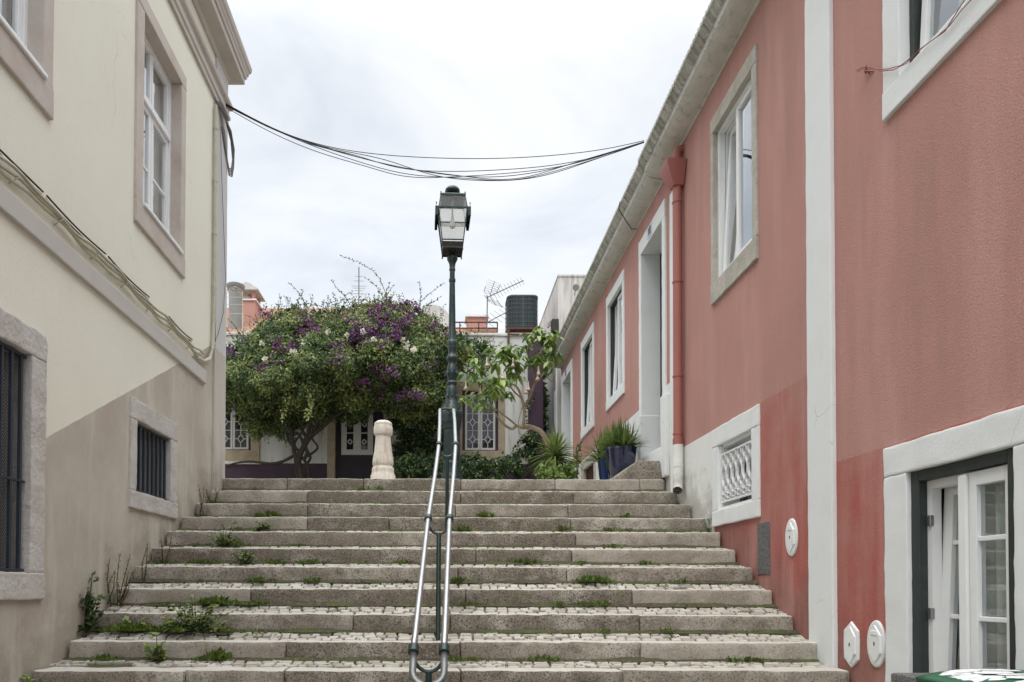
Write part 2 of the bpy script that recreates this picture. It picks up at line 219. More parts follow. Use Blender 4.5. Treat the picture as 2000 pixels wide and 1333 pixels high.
# ------------------------------------------------------------------ mesh builder
def lerp(a, b, t): return a+(b-a)*t
class MB:
    def __init__(s): s.v = []; s.f = []; s.m = []
    def add(s, vs, fs, mi=0):
        o = len(s.v); s.v += [tuple(x) for x in vs]; s.f += [tuple(i+o for i in f) for f in fs]; s.m += [mi]*len(fs); return s
    def box(s, x0, x1, y0, y1, z0, z1, mi=0):
        x0, x1 = min(x0, x1), max(x0, x1); y0, y1 = min(y0, y1), max(y0, y1); z0, z1 = min(z0, z1), max(z0, z1)
        return s.add([(x, y, z) for x in (x0, x1) for y in (y0, y1) for z in (z0, z1)], [(0, 1, 3, 2), (4, 6, 7, 5), (0, 4, 5, 1), (2, 3, 7, 6), (0, 2, 6, 4), (1, 5, 7, 3)], mi)
    def obox(s, c, ax, h, mi=0):            # oriented box: centre, three axes, half sizes
        c = Vector(c); a = [Vector(q).normalized()*k for q, k in zip(ax, h)]
        return s.add([c+a[0]*i+a[1]*j+a[2]*k for i in (-1, 1) for j in (-1, 1) for k in (-1, 1)], [(0, 1, 3, 2), (4, 6, 7, 5), (0, 4, 5, 1), (2, 3, 7, 6), (0, 2, 6, 4), (1, 5, 7, 3)], mi)
    def bar(s, p, q, w, h=None, mi=0):
        p = Vector(p); q = Vector(q); d = q-p; h = h or w
        up = Vector((0, 0, 1)) if abs(d.normalized().z) < .95 else Vector((0, 1, 0))
        a = d.cross(up); b = a.cross(d)
        return s.obox((p+q)/2, (d, a, b), (d.length/2, w/2, h/2), mi)
    def gbox(s, x0, x1, y0, y1, z0, z1, cs=.05, r=.012, amp=.003, fr=9.0, mi=0, topmi=None):
        lo = [min(x0, x1), min(y0, y1), min(z0, z1)]; hi = [max(x0, x1), max(y0, y1), max(z0, z1)]
        g = []
        for k in range(3):
            L_ = hi[k]-lo[k]; n = max(1, int(round((L_-2*r)/cs))); r2 = min(2.6*r, L_*.45); g.append([lo[k], lo[k]+r]+[lo[k]+r2+(L_-2*r2)*i/n for i in range(n+1)]+[hi[k]-r, hi[k]])
        def fix(p):
            q = Vector([min(max(p[k], lo[k]+r), hi[k]-r) for k in range(3)]); d = Vector(p)-q
            if d.length > 1e-9: q = q+d.normalized()*r
            nn = noise.noise_vector(q*fr)+noise.noise_vector(q*fr*3.1)*.5
            return q+nn*amp
        for ax in range(3):
            a, b = [(1, 2), (0, 2), (0, 1)][ax]
            for side in (0, 1):
                idx = {}; vs = []; fs = []
                for i, ga in enumerate(g[a]):
                    for j, gb in enumerate(g[b]):
                        p = [0, 0, 0]; p[ax] = (lo, hi)[side][ax]; p[a] = ga; p[b] = gb; idx[i, j] = len(vs); vs.append(fix(p))
                for i in range(len(g[a])-1):
                    for j in range(len(g[b])-1):
                        q = (idx[i, j], idx[i+1, j], idx[i+1, j+1], idx[i, j+1])
                        if (side == 1) == (ax == 1): q = q[::-1]
                        fs.append(q)
                s.add(vs, fs, topmi if (topmi is not None and ax == 2 and side == 1) else mi)
        return s
    def tube(s, pts, r, n=8, cap=True, mi=0):
        pts = [Vector(p) for p in pts]; rs = r if isinstance(r, (list, tuple)) else [r]*len(pts); vs = []; fs = []
        d0 = (pts[1]-pts[0]).normalized(); up = Vector((0, 0, 1)) if abs(d0.z) < .9 else Vector((1, 0, 0)); a = d0.cross(up).normalized()
        for i, p in enumerate(pts):
            d = (pts[min(i+1, len(pts)-1)]-pts[max(i-1, 0)]).normalized(); a = (a-d*a.dot(d)).normalized(); b = d.cross(a)
            for k in range(n): t = 2*PI*k/n; vs.append(p+(a*math.cos(t)+b*math.sin(t))*rs[i])
        for i in range(len(pts)-1):
            for k in range(n): fs.append((i*n+k, i*n+(k+1) % n, (i+1)*n+(k+1) % n, (i+1)*n+k))
        if cap: fs += [tuple(range(n))[::-1], tuple((len(pts)-1)*n+k for k in range(n))]
        return s.add(vs, fs, mi)
    def lathe(s, prof, c=(0, 0, 0), n=24, rot=0, mi=0, ax=None):
        vs = []; fs = []
        for (r, z) in prof:
            for k in range(n): t = 2*PI*k/n+rot; vs.append((c[0]+r*math.cos(t), c[1]+r*math.sin(t), c[2]+z))
        for i in range(len(prof)-1):
            for k in range(n): fs.append((i*n+k, i*n+(k+1) % n, (i+1)*n+(k+1) % n, (i+1)*n+k))
        fs += [tuple(range(n))[::-1], tuple((len(prof)-1)*n+k for k in range(n))]
        return s.add(vs, fs, mi)
    def prism(s, poly, ax, a, b, mi=0):     # polygon in the plane across axis ax, from a to b
        o = [(1, 2), (0, 2), (0, 1)][ax]; vs = []
        for t in (a, b):
            for (p, q) in poly: w = [0, 0, 0]; w[ax] = t; w[o[0]] = p; w[o[1]] = q; vs.append(w)
        n = len(poly); fs = [tuple(range(n))[::-1], tuple(range(n, 2*n))]+[(i, (i+1) % n, n+(i+1) % n, n+i) for i in range(n)]
        return s.add(vs, fs, mi)
    def leaf(s, p, d, nrm, L_, w, mi=0, fold=.25):
        p = Vector(p); d = Vector(d).normalized(); sd = d.cross(Vector(nrm))
        if sd.length < 1e-4: sd = d.cross(Vector((.3, .5, .8)))
        sd.normalize(); up = sd.cross(d)
        return s.add([p, p+d*L_*.5+sd*w*.5+up*w*fold, p+d*L_, p+d*L_*.5-sd*w*.5+up*w*fold], [(0, 1, 2), (0, 2, 3)], mi)
    def build(s, name, mats, parent=None, smooth=False, bevel=0, weld=False, auto=True):
        me = bpy.data.meshes.new(name); me.from_pydata(s.v, [], s.f)
        if isinstance(mats, str): mats = [mats]
        for m in mats: me.materials.append(MATS[m])
        me.polygons.foreach_set('material_index', s.m)
        if weld or auto:
            if len(s.v) < 60000:
                b = bmesh.new(); b.from_mesh(me)
                if weld: bmesh.ops.remove_doubles(b, verts=b.verts, dist=1e-4)
                bmesh.ops.recalc_face_normals(b, faces=b.faces); b.to_mesh(me); b.free()
        if smooth:
            me.polygons.foreach_set('use_smooth', [True]*len(me.polygons))
            if smooth != 'all': me.set_sharp_from_angle(angle=R(42))
        me.update(); o = bpy.data.objects.new(name, me); C.objects.link(o)
        if bevel:
            bm_ = o.modifiers.new('bevel', 'BEVEL'); bm_.width = bevel; bm_.segments = 2; bm_.limit_method = 'ANGLE'
        if parent is not None:
            o.parent = parent; r = parent
            while r is not None and r.type != 'EMPTY': r = r.parent
            if r is not None: 
                if parent.type == 'EMPTY': o.matrix_parent_inverse = Matrix.Translation(parent.location).inverted()
        return o
def tag(o, label=None, cat=None, group=None, kind=None):
    if label: o['label'] = label
    if cat: o['category'] = cat
    if group: o['group'] = group
    if kind: o['kind'] = kind
    return o
def thing(name, label, cat, loc=(0, 0, 0), group=None):
    o = bpy.data.objects.new(name, None); C.objects.link(o); o.location = loc; o.empty_display_size = .2
    return tag(o, label, cat, group)
# wall-local box: side, along, height, depth (positive = into the wall)
def wp(side, a, z, d):
    if side == 'R': return (XR+d, a, z)
    if side == 'L': return (XL-d, a, z)
    return (a, YF+d, z)
def fbox(mb, side, a0, a1, z0, z1, d0, d1, mi=0):
    p = wp(side, a0, z0, d0); q = wp(side, a1, z1, d1); return mb.box(p[0], q[0], p[1], q[1], p[2], q[2], mi)
def gfbox(mb, side, a0, a1, z0, z1, d0, d1, **k):
    p = wp(side, a0, z0, d0); q = wp(side, a1, z1, d1); return mb.gbox(p[0], q[0], p[1], q[1], p[2], q[2], **k)
def wall(side, a0, a1, z0, z1, holes, th=.3, matf=None, cuts=()):
    """a thick wall with rectangular openings; matf(a,z) picks the material slot of each cell"""
    A = sorted(set([a0, a1]+[h[i] for h in holes for i in (0, 1)]+[c for k, c in cuts if k == 'a'])); Z = sorted(set([z0, z1]+[h[i] for h in holes for i in (2, 3)]+[c for k, c in cuts if k == 'z']))
    A = [a for a in A if a0 <= a <= a1]; Z = [z for z in Z if z0 <= z <= z1]
    mb = MB()
    def hole(a, z): return any(h[0] < a < h[1] and h[2] < z < h[3] for h in holes) or not (a0 < a < a1 and z0 < z < z1)
    for i in range(len(A)-1):
        for j in range(len(Z)-1):
            am, zm = (A[i]+A[i+1])/2, (Z[j]+Z[j+1])/2
            if hole(am, zm): continue
            mi = matf(am, zm) if matf else 0
            for d in (0, th): mb.add([wp(side, a, z, d) for a, z in ((A[i], Z[j]), (A[i+1], Z[j]), (A[i+1], Z[j+1]), (A[i], Z[j+1]))], [(0, 1, 2, 3)], mi)
            for (ta, tz, e0, e1) in ((A[i]-1e-3, zm, (A[i], Z[j]), (A[i], Z[j+1])), (A[i+1]+1e-3, zm, (A[i+1], Z[j]), (A[i+1], Z[j+1])), (am, Z[j]-1e-3, (A[i], Z[j]), (A[i+1], Z[j])), (am, Z[j+1]+1e-3, (A[i], Z[j+1]), (A[i+1], Z[j+1]))):
                if hole(ta, tz): mb.add([wp(side, *e0, 0), wp(side, *e1, 0), wp(side, *e1, th), wp(side, *e0, th)], [(0, 1, 2, 3)], mi)
    return mb
def surround(side, o, i, d0, d1, m, parent, mb=None, ears=True, **k):
    """stone frame: outer rect o, opening i (a0,a1,z0,z1)"""
    kk = dict(cs=.06, r=.006, amp=.003); kk.update(k); mb = MB()
    gfbox(mb, side, o[0], o[1], i[3], o[3], d0, d1, **kk)
    if o[2] < i[2]: gfbox(mb, side, o[0], o[1], o[2], i[2], d0-.004, d1, **kk)
    gfbox(mb, side, o[0], i[0], i[2]+.001, i[3]-.001, d0+.003, d1, **kk); gfbox(mb, side, i[1], o[1], i[2]+.001, i[3]-.001, d0+.003, d1, **kk)
    return mb.build('surround', m, parent, smooth=True)
def ringbox(mb, side, r, w, d0, d1, tilt=0, bw=None, z0=None, mi=0):
    """four-bar frame; tilt leans its top inwards"""
    a0, a1, b0, b1 = r; bw = bw or w; zb = b0 if z0 is None else z0
    for (x0, x1, y0, y1) in ((a0, a0+w, b0, b1), (a1-w, a1, b0, b1), (a0+w, a1-w, b0, b0+bw), (a0+w, a1-w, b1-w, b1)): tbox(mb, side, x0, x1, y0, y1, d0, d1, tilt, zb, mi)
def tbox(mb, side, x0, x1, y0, y1, d0, d1, tilt, zb, mi=0):
    vs = [wp(side, a, z, d+(z-zb)*tilt) for a in (x0, x1) for z in (y0, y1) for d in (d0, d1)]
    mb.add(vs, [(0, 1, 3, 2), (4, 6, 7, 5), (0, 4, 5, 1), (2, 3, 7, 6), (0, 2, 6, 4), (1, 5, 7, 3)], mi)
def sash(parent, side, r, d, w=.05, tilt=0, munt=(), vmunt=(), fm='frame_white', th=.045, panes=True, bw=None):
    mb = MB(); ringbox(mb, side, r, w, d, d+th, tilt, bw)
    for z in munt: tbox(mb, side, r[0]+w, r[1]-w, z-.014, z+.014, d+.008, d+th-.008, tilt, r[2])
    for a in vmunt: tbox(mb, side, a-.012, a+.012, r[2]+w, r[3]-w, d+.010, d+th-.010, tilt, r[2])
    mb.build('sash', fm, parent, bevel=.004)
    if panes:
        g = MB(); g.add([wp(side, a, z, d+th/2+(z-r[2])*tilt) for a, z in ((r[0]+w-.005, r[2]+w-.005), (r[1]-w+.005, r[2]+w-.005), (r[1]-w+.005, r[3]-w+.005), (r[0]+w-.005, r[3]-w+.005))], [(0, 1, 2, 3)]); g.build('pane', 'glass', parent)
def curtain(parent, side, a0, a1, z0, z1, d, amp=.02, per=.07, m='curtain'):
    n = max(8, int((a1-a0)/per*8)); vs = []; fs = []
    for i in range(n+1):
        a = lerp(a0, a1, i/n); ph = (a-a0)/per*2*PI+1.3*math.sin(a*9)
        for z in (z0, z1): vs.append(wp(side, a, z, d+amp*math.sin(ph)+.006*math.sin(ph*2.7)*(1 if z == z0 else .4)))
    for i in range(n): fs.append((2*i, 2*i+2, 2*i+3, 2*i+1))
    MB().add(vs, fs).build('curtain', m, parent, smooth='all')
# ================================================================== STREET AND STEPS
MB().add([(-300, -300, -1.6), (300, -300, -1.6), (300, 300, -1.6), (-300, 300, -1.6)], [(0, 1, 2, 3)]).build('ground', 'asphalt')
tag(bpy.data.objects['ground'], kind='structure')
NY = [9.27, 8.77, 8.30, 7.82, 7.41, 7.03, 6.63, 6.26, 5.88, 5.49, 5.10, 4.71, 4.32, 3.93, 3.54]
NZ = [1.475, 1.235, 1.01, .80, .595, .395, .195, -.02, -.235, -.44, -.61, -.82, -1.03, -1.24, -1.45]
RHS = [.160]*3+[.152]*3+[.143]*12
rs = random.Random(3); rb = random.Random(12)
kerb = MB()
joints = [[560, 710, 900, 1085, 1250], [600, 900, 1120], [600, 890, 1110], [600, 760, 1115], [880, 1125], [930, 1118], [895, 1108], [490, 910, 1235], [690, 880, 1250], [560, 900, 1250], [370, 560, 900, 1215]]
for i, (y, z) in enumerate(zip(NY, NZ)):
    if i < len(joints): xs = sorted(P(u, 1000, y).x for u in joints[i])
    else:
        xs = []; x = XL
        while x < XR-1.2: x += rs.uniform(1.0, 2.0); xs.append(x)
    xs = [XL+.02]+[x for x in xs if XL+.3 < x < XR-.3]+[XR-.015]
    for a, b in zip(xs[:-1], xs[1:]):
        dz = rs.uniform(-.004, .004); dy = rs.uniform(-.006, .006)
        xc = (a+b)/2; k = 1.5-abs(xc+.1)*.42+rb.uniform(-.45, .35); kerb.gbox(a+.0018, b-.0018, y+dy+(.0 if i != 10 else -.1*(XR-xc)/6), y+.15, z-RHS[i]-.06, z+dz-(0 if i != 10 else .012*(XR-xc)/6), cs=.04, r=.019, amp=.0075, fr=6, mi=0 if k > .8 else 2 if k > .35 else 3, topmi=1)
st = kerb.build('steps', ['step_stone', 'step_top', 'step_mid', 'step_clean'], smooth='all', auto=False); tag(st, kind='structure')
# cobbled treads: one small hewn cube of limestone beside the other, dirt between
bed = MB(); cob = MB(); mossspots = []
def cobble(cb, cx, cy, cz, sx_, sy_, sl, mi):
    q = [(-1, -1), (1, -1), (1, 1), (-1, 1)]; bt = []; tp = []; md = []
    for (a, b) in q:
        jx = rs.uniform(.78, .96)*sx_/2*a; jy = rs.uniform(.70, .94)*sy_/2*b
        md.append((cx+jx, cy+jy, cz-.008+sl*jy)); tp.append((cx+jx*.86, cy+jy*.84, cz+.001+rs.uniform(-.002, .002)+sl*jy)); bt.append((cx+jx, cy+jy, cz-.04+sl*jy))
    cb.add(bt+md+tp, [(8, 9, 10, 11)]+[(k, (k+1) % 4, 4+(k+1) % 4, 4+k) for k in range(4)]+[(4+k, 4+(k+1) % 4, 8+(k+1) % 4, 8+k) for k in range(4)], mi)
for i in range(1, len(NY)+1):
    if i < len(NY): y0, z0 = NY[i]+.15, NZ[i]-.002
    else: continue
    y1, z1 = NY[i-1]+.01, NZ[i-1]-RHS[i-1]; sl = (z1-z0)/(y1-y0)
    bed.add([(XL-.05, y0-.02, z0-.022), (XR+.05, y0-.02, z0-.022), (XR+.05, y1+.02, z1-.02), (XL-.05, y1+.02, z1-.02)], [(0, 1, 2, 3)])
    rows = max(3, int(round((y1-y0)/.066))); rd = (y1-y0)/rows
    for r_ in range(rows):
        x = XL-.02+rs.uniform(0, .06)
        while x < XR:
            w = rs.uniform(.07, .135); cx = x+w/2; cy = y0+rd*(r_+.5)+rs.uniform(-.007, .007)+.012*math.sin(x*3+i)
            if rs.random() < .975 and not (-2.8 < cx < -2.42 and 5.22 < cy < 5.36): cobble(cob, cx, cy, z0+sl*(cy-y0)+rs.uniform(-.004, .003), w, rd*.98, sl, rs.choice((0, 0, 1, 2)))
            x += w
bo = bed.build('tread_bed', 'dirt', st); cbo = cob.build('cobbles', ['cobble_a', 'cobble_b', 'cobble_c'], st, auto=False)
jd = MB()                                       # soil and dark moss packed into the foot of every riser
for i in range(1, len(NY)):
    yb, zb4 = NY[i-1]-.004, NZ[i-1]-RHS[i-1]; n = 400; vs = []; fs = []
    for k in range(n+1):
        x = lerp(XL, XR, k/n); h_ = .006+.022*max(0, noise.noise(Vector((x*2.3, i*4.1, 1)))+.25)+.012*abs(noise.noise(Vector((x*17, i*3, 8)))); dpt = h_*1.3+.006
        vs += [(x, yb-.012, zb4+h_), (x, yb-.012-dpt*.6, zb4+h_*.45), (x, yb-.012-dpt*1.5, zb4-.012)]
    for k in range(n): fs += [(3*k, 3*k+3, 3*k+4, 3*k+1), (3*k+1, 3*k+4, 3*k+5, 3*k+2)]
    jd.add(vs, fs)
jd.build('joint_dirt', 'dirt', st, auto=False, smooth='all')
# upper landing: sheet rising gently towards the houses
MB().add([(-14, 9.40, gz(9.4)-.01), (14, 9.40, gz(9.4)-.01), (14, 40, gz(40)), (-14, 40, gz(40)), (-14, 9.40, -1.6), (14, 9.40, -1.6)], [(0, 1, 2, 3), (0, 1, 5, 4)]).build('upper_landing', 'cobble_b')
tag(bpy.data.objects['upper_landing'], kind='structure')
# ================================================================== CREAM BUILDING (left)
CB = thing('cream_building', 'tall cream rendered building with beige painted base and stone framed windows on the left', 'building', (XL-.1, 4, -1.6))
Lh = [(6.61, 7.86, 3.58, 5.92), (3.75, 5.17, 3.58, 5.92), (3.62, 5.13, -.09, 1.88), (6.57, 7.71, .77, 1.83), (.8, 2.0, 3.58, 5.92)]
w = wall('L', -3, 9.35, -1.62, 8.4, [(h[0]+.01, h[1]-.01, h[2]+.01, h[3]-.01) for h in Lh], th=.35)
w.box(-10, XL-.35, 9.05, 9.35, -1.62, 8.4); w.box(-10, -9.7, -3, 9.05, -1.62, 8.4); w.box(-9.7, XL-.35, -3, -2.7, -1.62, 8.4); w.box(-9.7, XL-.35, -2.7, 9.05, 8.2, 8.39)
w.build('wall', 'cream', CB)
# corner strip
q = MB(); q.gbox(XL-.02, XL+.03, 8.92, 9.38, -1.6, 6.40, cs=.25, r=.006, amp=.002); q.gbox(XL-.02, XL+.03, 8.92, 9.38, 6.72, 7.02, cs=.2, r=.006, amp=.001); q.build('corner_strip', 'quoin', CB, smooth=True)
mb = MB(); mb.gbox(XL-.02, XL+.035, -3, 8.60, 2.56, 2.725, cs=.2, r=.006, amp=.002); mb.build('string_course', 'band', CB, smooth=True)
def csweep(prof, y0=-3, yc=9.36, name='cornice', m='cornice_left', x1=-10):
    mb = MB(); n = len(prof); vs = []
    for (p, z) in prof: vs.append((XL+p, y0, z))
    for (p, z) in prof: vs.append((XL+p, yc+p, z))
    for (p, z) in prof: vs.append((x1, yc+p, z))
    fs = []
    for k in range(2):
        for i in range(n): fs.append((k*n+i, k*n+(i+1) % n, (k+1)*n+(i+1) % n, (k+1)*n+i))
    fs += [tuple(range(n))[::-1], tuple(range(2*n, 3*n))]
    mb.add(vs, fs).build(name, m, CB)
csweep([(-.01, 6.42), (.035, 6.42), (.035, 6.48), (.055, 6.50), (.055, 6.54), (.04, 6.56), (.04, 6.62), (.075, 6.645), (.085, 6.67), (.085, 6.70), (-.01, 6.71)], name='frieze_moulding')
csweep([(-.01, 7.02), (.03, 7.02), (.045, 7.07), (.05, 7.08), (.20, 7.115), (.205, 7.13), (.205, 7.20), (.225, 7.205), (.235, 7.25), (.25, 7.27), (.25, 7.30), (.275, 7.33), (.285, 7.38), (.285, 7.40), (-.01, 7.46)], name='cornice')
def left_window(o, i, trz, muz, label=None):
    wdo = MB(); ringbox(wdo, 'L', (i[0]-.005, i[1]+.005, i[2]-.005, i[3]+.005), .045, .10, .17); fbox(wdo, 'L', i[0]+.04, i[1]-.04, trz-.035, trz+.035, .085, .165)
    win = wdo.build('window', 'frame_white', CB, bevel=.004)
    surround('L', o, i, -.028, .20, 'stone_pink', win, amp=.002, r=.008)
    sl_ = MB(); gfbox(sl_, 'L', i[0]-.01, i[1]+.01, i[2]-.002, i[2]+.035, -.055, .12, cs=.08, r=.006, amp=.001); sl_.build('sill', 'frame_white', win, smooth=True)
    am = (i[0]+i[1])/2
    sash(win, 'L', (i[0]+.04, am-.005, trz+.035, i[3]-.04), .115, w=.035); sash(win, 'L', (am+.005, i[1]-.04, trz+.035, i[3]-.04), .115, w=.035)
    sash(win, 'L', (i[0]+.04, am-.005, i[2]+.045, trz-.035), .115, w=.05, munt=(muz,)); sash(win, 'L', (am+.005, i[1]-.04, i[2]+.045, trz-.035), .115, w=.05, munt=(muz,))
    curtain(win, 'L', i[0]+.02, i[1]-.02, i[2]+.04, i[3]-.03, .22, amp=.014, per=.09)
left_window((6.60, 7.87, 3.57, 5.93), (6.76, 7.74, 3.80, 5.77), 5.10, 4.42)
left_window((3.74, 5.18, 3.57, 5.93), (3.90, 5.05, 3.80, 5.77), 5.10, 4.42)
left_window((.79, 2.01, 3.57, 5.93), (.93, 1.87, 3.80, 5.77), 5.10, 4.42)
def barred(o, i, nb, mid=(), m='stone_grey'):
    wdo = MB(); ringbox(wdo, 'L', (i[0]+.005, i[1]-.005, i[2]+.005, i[3]-.005), .05, .13, .18); win = wdo.build('window', 'iron_blue', CB)
    surround('L', o, i, -.025, .22, m, win, amp=.007, r=.008, cs=.045, fr=11)
    g = MB(); fbox(g, 'L', i[0]+.04, i[1]-.04, i[2]+.04, i[3]-.04, .15, .155); g.build('pane', 'glass', win)
    g = MB()
    for k in range(nb): a = lerp(i[0], i[1], (k+.5)/nb); fbox(g, 'L', a-.011, a+.011, i[2]+.01, i[3]-.01, .02, .042)
    for z in (i[2]+.012, i[3]-.03)+tuple(mid): fbox(g, 'L', i[0]+.004, i[1]-.004, z, z+.016, .018, .044)
    g.build('grille', 'iron_blue', win)
    g = MB(); p = [wp('L', a, z, .075) for a, z in ((i[0]+.01, i[2]+.01), (i[1]-.01, i[2]+.01), (i[1]-.01, i[3]-.01), (i[0]+.01, i[3]-.01))]; g.add(p, [(0, 1, 2, 3)]); g.build('wire_screen', 'screen', win)
    fb = MB(); fbox(fb, 'L', i[0]+.03, i[1]-.03, i[2]+.02, i[3]-.02, .45, .5); fb.build('shutter', 'plaster_in', win)
barred((3.60, 5.15, -.10, 1.89), (3.77, 4.965, .095, 1.69), 11, (.75,))
barred((6.56, 7.72, .76, 1.84), (6.69, 7.53, .935, 1.635), 8)
# drain hole with a short clay pipe
h = MB(); pr = [wp('L', 5.82+.062*math.cos(t), -.12+.068*math.sin(t), d) for d in (-.008, .12) for t in [2*PI*k/20 for k in range(20)]]
h.add(pr, [(k, (k+1) % 20, 20+(k+1) % 20, 20+k) for k in range(20)]); h.add([wp('L', 5.82+.054*math.cos(2*PI*k/20), -.12+.058*math.sin(2*PI*k/20), -.004) for k in range(20)], [tuple(range(20))], 1)
h.build('drain_hole', ['plaster_in', 'cable_black'], CB)
# ================================================================== PINK BUILDING (right)
PB = thing('pink_building', 'long low pink rendered house with white trim and tiled eaves on the right', 'building', (XR+.1, 8, -1.6))
W1 = (6.53, 7.65, 3.18, 5.28); W1i = (6.63, 7.58, 3.40, 5.11)
W0 = (3.10, 4.645, 3.21, 5.30); W0i = (3.24, 4.475, 3.40, 5.10)
W3 = (11.34, 12.56, 3.25, 5.34); W3i = (11.45, 12.46, 3.42, 5.16)
W4 = (13.62, 14.86, 3.23, 5.34); W4i = (13.74, 14.74, 3.40, 5.16)
D1 = (9.22, 10.45, 1.60, 5.31); D1i = (9.35, 10.33, 1.93, 5.08)
D2 = (15.87, 17.28, 1.9, 5.35); D2i = (16.03, 17.10, 2.15, 5.13)
LG = (6.52, 7.64, .68, 1.765); LGi = (6.67, 7.47, .85, 1.56)
LN = (3.20, 4.665, -1.55, .955); LNi = (3.61, 4.435, -1.3, .755)
LN = (3.47, 4.665, -1.55, .955)
BV = (13.50, 14.86, 2.02, 2.70); BVi = (13.66, 14.60, 2.15, 2.52)
holes = [(h[0]+.01, h[1]-.01, h[2]+.01, h[3]-.01) for h in (W1, W0, W3, W4, D1, D2, LG, LN, BV)]
def pmat(a, z):
    if a > 8.78 and z < 2.75: return 1
    if a > 7.62 and z < 1.775: return 1
    return 0
w = wall('R', -3, 17.42, -1.62, 5.80, holes, th=.33, matf=pmat, cuts=[('a', 8.78), ('a', 7.62), ('z', 2.75), ('z', 1.775), ('z', .66)])
w.box(XR+.33, 9.5, 17.1, 17.42, -1.62, 5.8); w.box(9.2, 9.5, -3, 17.1, -1.62, 5.8); w.box(XR+.33, 9.2, -3, -2.7, -1.62, 5.8); w.box(XR+.33, 9.2, -2.7, 17.1, 5.6, 5.79)
# the white band must only reach beyond the grille window: red below it near the strip
w.build('wall', ['pink', 'white_wall'], PB)
# strips
q = MB(); q.gbox(XR-.035, XR+.02, 5.265, 5.62, -1.6, 5.66, cs=.12, r=.008, amp=.003); q.build('pilaster', 'white_trim', PB, smooth=True)
q = MB(); q.gbox(XR-.035, XR+.02, 8.79, 9.00, 1.1, 5.22, cs=.15, r=.008, amp=.003); q.build('pilaster', 'white_trim', PB, smooth=True)
# eaves: smooth soffit cove, white fascia, ribbed tile gutter, top edge
def eaves(y0, y1, dx, dz, name='cornice'):
    prof = [(3.06, 5.64, 0), (3.035, 5.64, 0), (3.03, 5.665, 0), (2.99, 5.665, 0), (2.93, 5.672, 0), (2.86, 5.69, 0), (2.815, 5.72, 0), (2.80, 5.74, 0), (2.795, 5.74, 1), (2.79, 5.80, 1), (2.785, 5.802, .5), (2.755, 5.815, 3), (2.735, 5.85, 4), (2.72, 5.875, 3), (2.70, 5.885, 1), (2.695, 5.915, 1), (2.72, 5.93, 0), (3.4, 6.30, 0)]
    N_ = int((y1-y0)/.0125); vs = []; fs = []; n = len(prof)
    for k in range(N_+1):
        y = lerp(y0, y1, k/N_)
        for (x, z, a) in prof:
            rb = (abs(math.sin(y*PI/.075+.5*math.sin(y*1.7)))-.5)*.008*a*(1+.4*math.sin(y*7.3)); wv = noise.noise(Vector((y*1.3, z*3, 0)))*.006+noise.noise(Vector((y*8, z*9, 3)))*.0025
            vs.append((x+dx+rb+wv, y, z+dz+wv))
    for k in range(N_):
        for i in range(n-1): fs.append((k*n+i, k*n+i+1, (k+1)*n+i+1, (k+1)*n+i))
    fs += [tuple(range(n)), tuple(N_*n+i for i in range(n))]
    mb = MB(); mb.add(vs, fs); mb.m = [0]*len(mb.f)
    c = 0
    for k in range(N_):
        for i in range(n-1):
            if i in (8, 9): mb.m[c] = 1
            if 10 <= i <= 13: mb.m[c] = 2
            c += 1
    return mb.build(name, ['cornice_grey', 'white_old', 'gutter'], PB, smooth=True, auto=True)
eaves(-3, 9.35, 0, 0); eaves(9.35, 17.5, .012, -.022)
# tiled roof behind the eaves
def tiled(p0, p1, q0, q1, per=.19, amp=.035, th=.06):
    """p0->p1 along the eave, q0->q1 along the ridge"""
    p0, p1, q0, q1 = map(Vector, (p0, p1, q0, q1)); n = max(6, int((p1-p0).length/per*6)); m_ = 14; vs = []; fs = []
    nr = (p1-p0).cross(q0-p0).normalized()
    if nr.z < 0: nr = -nr
    for i in range(n+1):
        t = i/n; s_ = (p1-p0).length*t; hgt = amp*abs(math.sin(PI*s_/per))
        for j in range(m_+1):
            u = j/m_; b = (p0.lerp(p1, t)).lerp(q0.lerp(q1, t), u); vs.append(b+nr*(hgt+.012*((j*1.7) % 1)))
    for i in range(n):
        for j in range(m_): a = i*(m_+1)+j; fs.append((a, a+1, a+m_+2, a+m_+1))
    return vs, fs
mb = MB(); mb.add(*tiled((2.80, -3, 5.93), (2.80, 17.5, 5.93), (6.2, -3, 7.5), (6.2, 17.5, 7.5))); mb.add(*tiled((9.6, -3, 5.93), (9.6, 17.5, 5.93), (6.2, -3, 7.5), (6.2, 17.5, 7.5)))
mb.prism([(2.9, 5.75), (9.5, 5.75), (6.2, 7.45)], 1, -2.99, 17.45); mb.build('roof', 'tile_roof', PB, auto=False)
